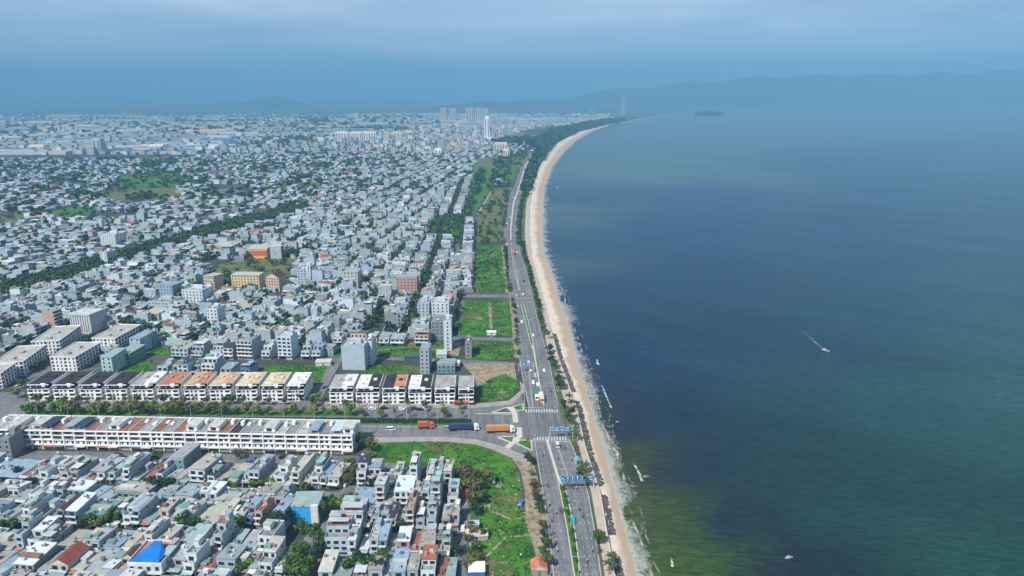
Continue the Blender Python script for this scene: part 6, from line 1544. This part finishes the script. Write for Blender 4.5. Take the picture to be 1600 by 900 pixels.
def wheels(root, xs, w=2.4, r=.5):
    for x in xs:
        for sy in (-1, 1):
            m = MB(); m.cyl(x, r, r, r, sy * w/2 - .3, sy * w/2, 12, 'rough', (.015, .015, .015), 'y'); m.build('wheel', root)
def lorry(px, py, rz, ccol, cabcol, L, label, container=True, rail=None):
    x, y = P(px, py); root = empty('lorry', (x, y, .05), rz); tag(root, label, 'lorry', 'lorries on the roads')
    Cn = MB(); h0 = 1.25; Cn.box(-L/2, L/2 - 3.2, -1.22, 1.22, h0, h0 + 2.6, 'paint', ccol, True)
    n = int((L - 3.2) / .6)
    for i in range(n):
        xx = -L/2 + .3 + i * .6
        for sy in (-1, 1): Cn.box(xx, xx + .25, sy * 1.22 - .04, sy * 1.22 + .04, h0 + .15, h0 + 2.45, 'paint', tuple(v * .85 for v in ccol), True)
    Cn.build('container', root)
    Ch = MB(); Ch.box(-L/2, L/2 - 1, -.5, .5, .75, 1.2, 'rough', (.05, .05, .05), True); Ch.build('chassis', root)
    cab = MB(); n0 = len(cab.v)
    prof = [(L/2 - 2.7, .5), (L/2, .5), (L/2, 1.6), (L/2 - .25, 2.8), (L/2 - .9, 3.3), (L/2 - 2.7, 3.5)]
    k2 = len(prof); cab.v.extend([(a, -1.2, z) for a, z in prof] + [(a, 1.2, z) for a, z in prof])
    for i in range(k2): cab.f.append((i, (i+1) % k2, k2 + (i+1) % k2, k2 + i)); cab._a('paint', cabcol)
    cab.f.append(tuple(range(k2))[::-1]); cab._a('paint', cabcol); cab.f.append(tuple(k2 + i for i in range(k2))); cab._a('paint', cabcol)
    co = cab.build('cab', root)
    ws = MB(); ws.face([(L/2 + .01, -1.05, 1.75), (L/2 + .01, 1.05, 1.75), (L/2 - .2, 1.05, 2.72), (L/2 - .2, -1.05, 2.72)], 'glass', (0, 0, 0)); ws.build('windscreen', co)
    for sy in (-1, 1):
        sw2 = MB(); sw2.box(L/2 - 1.5, L/2 - .5, sy * 1.2 - .02, sy * 1.2 + .02, 1.8, 2.6, 'glass', (0, 0, 0), True); sw2.build('side_window', co)
        hl = MB(); hl.box(L/2 - .02, L/2 + .03, sy * .85 - .2, sy * .85 + .2, .75, 1.0, 'paint', (.7, .7, .65), True); hl.build('headlight', co)
    wheels(root, [L/2 - 1.0, L/2 - 3.6] + ([-L/2 + 1.2, -L/2 + 2.5, -L/2 + 3.8] if L > 11 else [-L/2 + 1.6]))
lorry(782, 675, 0, (.50, .24, .08), (.75, .74, .72), 15.5, 'long lorry with an orange-brown container and white cab entering the junction')
lorry(725, 672, 0, (.025, .05, .11), (.75, .75, .75), 16.5, 'long lorry with a dark blue container and white cab on the boulevard')
lorry(666, 669, 0, (.48, .10, .04), (.55, .12, .05), 9.0, 'short orange-red box lorry on the boulevard beside the hedge')
lorry(838, 622, R(-88), (.03, .22, .10), (.75, .75, .73), 9.5, 'green-backed lorry at the head of the junction queue')
lorry(846, 626, R(-88), (.70, .68, .62), (.72, .45, .2), 8.5, 'white box lorry with orange stripe beside the green lorry')
lorry(803, 398, R(-90), (.45, .06, .04), (.45, .06, .04), 9.0, 'small red lorry far up the coastal road')
lorry(716, 572, R(85), (.72, .72, .70), (.6, .6, .6), 8.0, 'white box lorry parked beside the teal shed')

# riders: a motorbike and a person each
def skin_mesh(name, joints, edges, mat, col, sub=1):
    me = bpy.data.meshes.new(name); me.from_pydata([j[:3] for j in joints], edges, []); o = bpy.data.objects.new(name, me); COL.objects.link(o)
    o.modifiers.new('s', 'SKIN'); sv2 = me.skin_vertices[0].data
    for i, j in enumerate(joints): sv2[i].radius = (j[3], j[3])
    sv2[0].use_root = True
    ss = o.modifiers.new('u', 'SUBSURF'); ss.levels = sub; ss.render_levels = sub
    dg = bpy.context.evaluated_depsgraph_get(); ev = o.evaluated_get(dg); m2 = bpy.data.meshes.new_from_object(ev); bpy.data.objects.remove(o)
    m2.materials.clear(); m2.materials.append(MAT[mat]); m2.name = name
    ca2 = m2.color_attributes.new('Col', 'FLOAT_COLOR', 'CORNER'); ca2.data.foreach_set('color', list(col + (1,)) * len(m2.loops))
    return m2
J = [(0, 0, .95, .15), (.05, 0, 1.2, .17), (.08, 0, 1.42, .14), (.10, 0, 1.55, .07), (.12, 0, 1.70, .12), (.12, 0, 1.80, .09), (.08, .2, 1.42, .07), (.25, .26, 1.2, .055), (.5, .24, 1.12, .045), (.08, -.2, 1.42, .07), (.25, -.26, 1.2, .055), (.5, -.24, 1.12, .045),
     (.02, .14, .88, .1), (.38, .2, .8, .08), (.3, .2, .4, .06), (.42, .2, .32, .05), (.02, -.14, .88, .1), (.38, -.2, .8, .08), (.3, -.2, .4, .06), (.42, -.2, .32, .05)]
JE = [(0, 1), (1, 2), (2, 3), (3, 4), (4, 5), (2, 6), (6, 7), (7, 8), (2, 9), (9, 10), (10, 11), (0, 12), (12, 13), (13, 14), (14, 15), (0, 16), (16, 17), (17, 18), (18, 19)]
BODY = [(skin_mesh('person', J, JE, 'rough', c), n) for c, n in (((.05, .06, .10), 'dark'), ((.5, .5, .48), 'pale'), ((.3, .06, .05), 'red'), ((.1, .2, .35), 'blue'))]
def bike_proto():
    root = empty('motorbike', (0, 0, -500)); b2 = MB()
    b2.box(-.75, .1, -.14, .14, .55, .85, 'paint', (.10, .02, .02), True); b2.box(.1, .55, -.1, .1, .38, .55, 'paint', (.05, .05, .05), True); b2.box(.45, .62, -.16, .16, .5, 1.05, 'paint', (.12, .12, .13), True); b2.build('body', root)
    for x in (-.6, .65):
        w = MB(); w.cyl(x, .3, .3, .3, -.06, .06, 12, 'rough', (.015, .015, .015), 'y'); w.build('wheel', root)
    hb = MB(); hb.box(.5, .56, -.35, .35, 1.05, 1.1, 'paint', (.05, .05, .05), True); hb.build('handlebar', root)
    return reg(root)
bp = bike_proto(); used = False; brng = random.Random(44); nb_ = 0
bikes = [(875, 798, UP), (869, 803, UP), (877, 802, DN), (880, 799, DN), (856, 762, DN), (858, 790, DN), (862, 816, DN), (864, 834, DN), (869, 850, DN), (871, 862, DN), (866, 880, DN), (910, 808, UP), (905, 797, UP), (917, 878, UP), (877, 764, UP), (890, 762, UP), (895, 764, UP), (901, 764, UP), (880, 762, UP), (893, 720, UP), (872, 718, UP), (836, 684, EAST), (825, 688, R(200)), (848, 713, DN), (861, 612, UP), (866, 640, UP), (845, 560, UP), (835, 500, UP), (850, 520, UP), (812, 560, DN), (808, 540, DN), (860, 900, DN), (884, 905, DN), (925, 862, UP), (806, 468, DN), (828, 470, UP)]
for i, (px, py, rz) in enumerate(bikes):
    x, y = P(px, py); o = bp if not used else copy_tree(bp); used = True; o.location = (x, y, .05); o.rotation_euler = (0, 0, rz)
    md, cn = BODY[i % 4]; place = 'below the blue gantry' if py > 755 and px < 900 else 'on the sea-side lanes' if rz == UP else 'on the inland lanes'
    tag(o, f"small dark motorbike {place}, {ordn(i + 1)} in the stream of riders", 'motorbike', 'motorbikes on the coastal road')
    p = bpy.data.objects.new('person', md); COL.objects.link(p); p.location = (x - .25 * math.cos(rz), y - .25 * math.sin(rz), .05); p.rotation_euler = (0, 0, rz)
    tag(p, f"rider in {cn} clothes {place} on the {ordn(i + 1)} motorbike of the stream", 'person', 'riders on motorbikes')

# ------------------------------------------------------------------ gantries with blue signs, lamps, traffic lights
def gantry(y, x0, x1, panels, label, h=6.8):
    root = empty('sign_gantry', ((x0 + x1) / 2, y, .04)); tag(root, label, 'sign gantry', 'blue sign gantries'); w = (x1 - x0) / 2
    for s in (-1, 1):
        p = MB(); p.cyl(s * w, 0, .2, .16, 0, h, 10, 'paint', (.55, .55, .55)); p.build('post', root)
    for zz in (h - 1.6, h): 
        b2 = MB(); b2.box(-w, w, -.12, .12, zz - .12, zz + .12, 'paint', (.55, .55, .55), True); b2.build('beam', root)
    for (t, pw, mk_) in panels:
        cx = -w + 2 * w * t; m = MB(); m.box(cx - pw/2, cx + pw/2, -.30, -.2, h - 2.2, h + .35, 'paint', (.02, .16, .42), True)
        so = m.build('sign_panel', root); a = MB(); y_ = -.325
        def q(xa, xb, za, zb): a.face([(cx + xa, y_, h + za), (cx + xb, y_, h + za), (cx + xb, y_, h + zb), (cx + xa, y_, h + zb)], 'paint', (.75, .75, .75))
        if mk_ == 'up': q(-.12, .12, -2.0, -.4); a.face([(cx - .45, y_, h - .4), (cx + .45, y_, h - .4), (cx, y_, h + .25)], 'paint', (.75, .75, .75))
        elif mk_ == 'left': q(.2, .42, -2.0, -.7); q(-.5, .2, -.95, -.7); a.face([(cx - .5, y_, h - 1.3), (cx - .5, y_, h - .35), (cx - 1.0, y_, h - .82)], 'paint', (.75, .75, .75))
        else:
            for j in range(3): q(-pw * .36, pw * (.36 if j != 1 else .15), -.1 - j * .75 - .25, -.1 - j * .75)
        a.build('sign_marks', so)
yg = P(890, 765)[1]
gantry(yg, interp(MED_L, yg), interp(ROADR, yg) + 2.6, [(.10, 1.9, 'left'), (.24, 1.9, 'up'), (.38, 1.9, 'up'), (.52, 1.9, 'up'), (.70, 3.0, 'text'), (.90, 3.2, 'text')], 'lane gantry with a row of blue direction signs over the sea-side carriageway')
yg = P(880, 684)[1]
gantry(yg, interp(MED_R, yg) + 1, interp(ROADR, yg) + 1.8, [(.30, 3.4, 'text'), (.75, 3.4, 'text')], 'gantry with two blue signs beside the southern zebra crossing', 6.2)
yg = P(815, 581)[1]
gantry(yg, interp(ROADL, yg) - 1.5, interp(MED_L, yg) - 2, [(.35, 2.6, 'text'), (.65, 2.6, 'text')], 'small dark gantry over the inland lanes beyond the junction', 6)
gantry(P(718, 700)[1], P(712, 700)[0], P(722, 700)[0], [(.5, 2.2, 'up')], 'small blue sign frame on the boulevard pavement', 4.5) if False else None

def lamp_proto():
    root = empty('street_lamp', (0, 0, -500)); p = MB(); p.cyl(0, 0, .13, .07, 0, 9, 8, 'paint', (.5, .5, .5)); p.build('pole', root)
    for s in (-1, 1):
        a = MB(); a.tube([(0, 0, 8.9), (s * 1.0, 0, 9.5), (s * 2.1, 0, 9.6)], [.06, .05, .05], 6, 'paint', (.5, .5, .5)); ao = a.build('arm', root)
        l = MB(); l.box(s * 2.1 - .35, s * 2.1 + .35, -.13, .13, 9.5, 9.64, 'paint', (.35, .35, .36), True); l.build('lamp', ao)
    return reg(root)
lp = lamp_proto(); used = False; i = 0; y = 225.0
while y < 900:
    if not (J0 - 6 < y < J1 + 8):
        o = lp if not used else copy_tree(lp); used = True; i += 1; o.location = ((interp(MED_L, y) + interp(MED_R, y)) / 2, y, .15)
        tag(o, f"double-armed grey street lamp in the coastal road median, {ordn(i)} from the bottom edge", 'street lamp', 'street lamps along the roads')
    y += 32
for j in range(15):
    x, yy = P(60 + j * 48, 656.5 + j * .25); o = copy_tree(lp); o.location = (x, yy, .15); o.rotation_euler = (0, 0, R(90)); tag(o, f"double-armed grey street lamp in the boulevard hedge, {ordn(j + 1)} from the inland end", 'street lamp', 'street lamps along the roads')

# red umbrellas before the last villa
def umbrella_proto():
    root = empty('parasol', (0, 0, -500)); p = MB(); p.cyl(0, 0, .04, .04, 0, 2.6, 6, 'paint', (.3, .3, .3)); p.build('pole', root); c = MB(); n = 8
    for k2 in range(n):
        a0, a1 = 2 * math.pi * k2 / n, 2 * math.pi * (k2 + 1) / n; r = 1.7
        c.face([(r * math.cos(a0), r * math.sin(a0), 2.2), (r * math.cos(a1), r * math.sin(a1), 2.2), (0, 0, 2.85)], 'rough', (.45, .06, .03)); c.face([(r * math.cos(a0), r * math.sin(a0), 2.0), (r * math.cos(a1), r * math.sin(a1), 2.0), (r * math.cos(a1), r * math.sin(a1), 2.2), (r * math.cos(a0), r * math.sin(a0), 2.2)], 'rough', (.5, .45, .4))
    c.build('canopy', root); return reg(root)
up = umbrella_proto(); used = False
for i, px in enumerate((711, 716, 721, 726, 733, 737)):
    o = up if not used else copy_tree(up); used = True; x, y = P(px, 633); o.location = (x, y, .14); tag(o, f"red parasol on the pavement before the narrow villa, {ordn(i + 1)} from the inland side", 'parasol', 'red parasols before the narrow villa')

# blue kiosk tent on the verge, huts
def hut(px, py, w, d, h, rc, wc, label, nm='hut', rk='tin', ang=0):
    x, y = P(px, py); root = empty(nm, (x, y, .05), R(ang)); tag(root, label, nm); rng = random.Random(int(px)); m = MB(); m.box(-w/2, w/2, 0, d, 0, h, 'wall', wc); m.build('wall', root)
    r_ = MB(); roof_mb(r_, rk, rc, -w/2, w/2, 0, d, h, rng); r_.build('roof', root); dr = MB(); dr.box(-.5, .5, -.06, .01, .05, min(2.0, h - .2), 'paint', (.12, .12, .12), True); dr.build('door', root)
hut(903, 726, 3, 3, 2.2, (.15, .35, .55), (.3, .4, .5), 'small blue-roofed kiosk on the sea-side verge', 'kiosk', 'gable')
hut(843, 900, 6, 6, 2.6, (.50, .18, .09), (.3, .25, .2), 'terracotta roofed hut at the bottom edge beside the road', 'hut', 'gable')
hut(741, 830, 4, 4, 2.4, (.5, .55, .58), (.45, .5, .5), 'pale tin hut at the edge of the green field')
hut(745, 845, 9, 4, 2.0, (.50, .42, .34), (.4, .35, .3), 'long tan lean-to at the edge of the green field')
hut(745, 903, 6, 5, 2.6, (.7, .72, .74), (.05, .15, .35), 'white roofed blue hut at the bottom edge of the field')
hut(769, 755, 2.6, 2.6, 1.8, (.6, .65, .68), (.5, .5, .5), 'tiny pale shelter alone in the green field', 'shelter')
hut(729, 778, 4, 4, 2.4, (.45, .08, .05), (.3, .2, .18), 'dark red kiosk at the head of the cluster lane', 'kiosk')
hut(768, 524, 7, 3, 2.2, (.7, .7, .68), (.6, .6, .6), 'white cabin at the foot of the large grass plot', 'cabin')
hut(505, 572, 10, 5, 2.6, (.5, .5, .46), (.5, .5, .48), 'low pale guard hut at the mouth of the villa side street', 'guard_hut')
hut(648, 564, 14, 3, 3, (.04, .10, .09), (.05, .1, .1), 'long dark green shed behind the slim grey tower house', 'shed')
hut(690, 563, 7, 8, 4, (.4, .5, .5), (.4, .45, .45), 'small grey house behind the slim grey tower house', 'small_house')

# ------------------------------------------------------------------ on the water
def boat(px, py, L, rz, col, label, wake=0):
    x, y = P(px, py, SEA_Z); root = empty('boat', (x, y, SEA_Z), rz); tag(root, label, 'boat', 'boats on the bay'); h = MB(); n = 9; prof = []
    for i in range(n):
        t = i / (n - 1); w = L * .17 * math.sin(math.pi * min(1, .25 + t * .75)) if t < 1 else 0; prof.append((-L/2 + L * t, max(w, .02), .45 + .35 * t * t * L * .1))
    for i in range(n - 1):
        (a, wa, za), (b2, wb, zb) = prof[i], prof[i + 1]
        for s in (-1, 1): h.face([(a, s * wa, za), (b2, s * wb, zb), (b2, s * wb * .6, -.2), (a, s * wa * .6, -.2)], 'paint', col)
        h.face([(a, -wa, za - .15), (b2, -wb, zb - .15), (b2, wb, zb - .15), (a, wa, za - .15)], 'rough', (.25, .2, .15))
    h.face([(prof[0][0], -prof[0][1], prof[0][2]), (prof[0][0], prof[0][1], prof[0][2]), (prof[0][0], prof[0][1] * .6, -.2), (prof[0][0], -prof[0][1] * .6, -.2)], 'paint', col); h.build('hull', root)
    c = MB(); c.box(-L * .3, L * .02, -L * .09, L * .09, .3, .3 + L * .2, 'paint', (.6, .62, .62)); co = c.build('cabin', root); r_ = MB(); r_.box(-L * .34, L * .06, -L * .11, L * .11, .3 + L * .2, .4 + L * .2, 'paint', (.2, .35, .5), True); r_.build('roof', co)
    p = MB(); p.box(L * .15, L * .16, -.04, .04, .3, L * .38, 'rough', (.3, .25, .2)); p.build('mast', root)
boat(1290, 548, 5.5, R(-42), (.6, .62, .64), 'fishing boat with a long white wake crossing the open bay')
boat(1233, 872, 3.2, R(10), (.55, .55, .5), 'small pale boat on the dark water close to the bottom edge')
boat(934, 568, 3.5, R(-60), (.65, .68, .7), 'tiny white boat just off the beach')
boat(965, 660, 2.2, R(20), (.4, .45, .5), 'tiny grey coracle-like boat among the dark shallows')

m, nt, b = new_mat('foam'); b.inputs['Roughness'].default_value = .9
fc = ramp(nt, noise(nt, 1.3, 5), [(.35, .35), (.65, .75)]); nt.links.new(fc, b.inputs['Base Color'])
tr = nt.nodes.new('ShaderNodeBsdfTransparent'); ms = nt.nodes.new('ShaderNodeMixShader'); out = [n for n in nt.nodes if n.type == 'OUTPUT_MATERIAL'][0]
al = attr(nt, 'Col').outputs['Color']
fa = math_(nt, 'MULTIPLY', ramp(nt, noise(nt, .7, 5, rough=.7), [(.40, 0.0), (.60, 1.0)]), al)
nt.links.new(fa, ms.inputs[0]); nt.links.new(tr.outputs[0], ms.inputs[1]); nt.links.new(b.outputs[0], ms.inputs[2]); nt.links.new(ms.outputs[0], out.inputs[0])
fm = MB()
def foam_strip(pts, w, a0, a1, z=.03):
    pw = [Vector(P(*p, SEA_Z)) for p in pts]; n = len(pw)
    for i in range(n - 1):
        a, b2 = pw[i], pw[i + 1]; d = (b2 - a).normalized(); q2 = Vector((-d.y, d.x)); wa, wb = w[0] + (w[1] - w[0]) * i / (n - 1), w[0] + (w[1] - w[0]) * (i + 1) / (n - 1); al_ = a0 + (a1 - a0) * i / max(1, n - 2)
        fm.face([(a.x - q2.x * wa, a.y - q2.y * wa, SEA_Z + z), (b2.x - q2.x * wb, b2.y - q2.y * wb, SEA_Z + z), (b2.x, b2.y, SEA_Z + z + .25 * min(1, w[0])), (a.x, a.y, SEA_Z + z + .25 * min(1, w[0]))][::-1], 'foam', (al_,) * 3)
        fm.face([(a.x, a.y, SEA_Z + z + .25 * min(1, w[0])), (b2.x, b2.y, SEA_Z + z + .25 * min(1, w[0])), (b2.x + q2.x * wb, b2.y + q2.y * wb, SEA_Z + z), (a.x + q2.x * wa, a.y + q2.y * wa, SEA_Z + z)][::-1], 'foam', (al_,) * 3)
foam_strip([(1288, 547), (1280, 540), (1272, 533), (1264, 526), (1256, 519)], (.3, 1.5), .5, .10)
foam_strip([(990, 724), (993, 729), (998, 738), (1001, 745), (1004, 752)], (.45, .7), 1.2, 1.2); foam_strip([(1004, 745), (1010, 743), (1014, 746)], (.8, 1.2), .5, .3)
for i in range(7):
    a = (940 + i * 2.2, 602 + i * 5.2); foam_strip([a, (a[0] + 1.2, a[1] + 2.4), (a[0] + 2.4, a[1] + 4.6)], (.5, .5), 1.2, 1.0)
foam_strip([(1048, 872), (1050, 880), (1051, 886)], (.5, .5), 1.1, 1.0); foam_strip([(933, 562), (934, 570)], (.6, .6), 1, 1)
wr = random.Random(52)
for i in range(6):   # small breaking crests along the shore
    y = wr.uniform(300, 2600); xo = interp(COAST, y) + wr.uniform(5, 14 + y * .010); L = wr.uniform(4, 12) * (1 + y / 900)
    n0 = len(fm.v); w = .5 + y / 1500
    pts = [(xo + math.sin(k2 * .9) * .8, y + L * (k2 / 4 - .5)) for k2 in range(5)]
    for a, b2 in zip(pts[:-1], pts[1:]): fm.face([(a[0] - w, a[1], SEA_Z + .03), (a[0] + w, a[1], SEA_Z + .03), (b2[0] + w, b2[1], SEA_Z + .03), (b2[0] - w, b2[1], SEA_Z + .03)], 'foam', (1.0,) * 3)
fo = fm.build('foam'); tag(fo, 'white streaks of breaking waves and boat wake on the bay', 'foam', kind='stuff')

# ------------------------------------------------------------------ haze
hz = MB(); hz.box(-45000, 45000, -3000, 45000, -5, 960, 'wall', (1, 1, 1), True)
ho = hz.build('haze'); ho['kind'] = 'stuff'; ho.data.materials.clear()
hm = bpy.data.materials.new('haze'); hm.use_nodes = True; nt = hm.node_tree; nt.nodes.clear()
out = nt.nodes.new('ShaderNodeOutputMaterial'); pv = nt.nodes.new('ShaderNodeVolumePrincipled')
pv.inputs['Color'].default_value = HAZE_COLOR; pv.inputs['Density'].default_value = HAZE_DENSITY; pv.inputs['Anisotropy'].default_value = -0.1
nt.links.new(pv.outputs[0], out.inputs['Volume']); ho.data.materials.append(hm)
hm.volume_intersection_method = 'FAST' if hasattr(hm, 'volume_intersection_method') else None
dup = [k2 for k2, n in LABELS.items() if n > 1]
print('duplicate labels', dup[:10], len(dup))
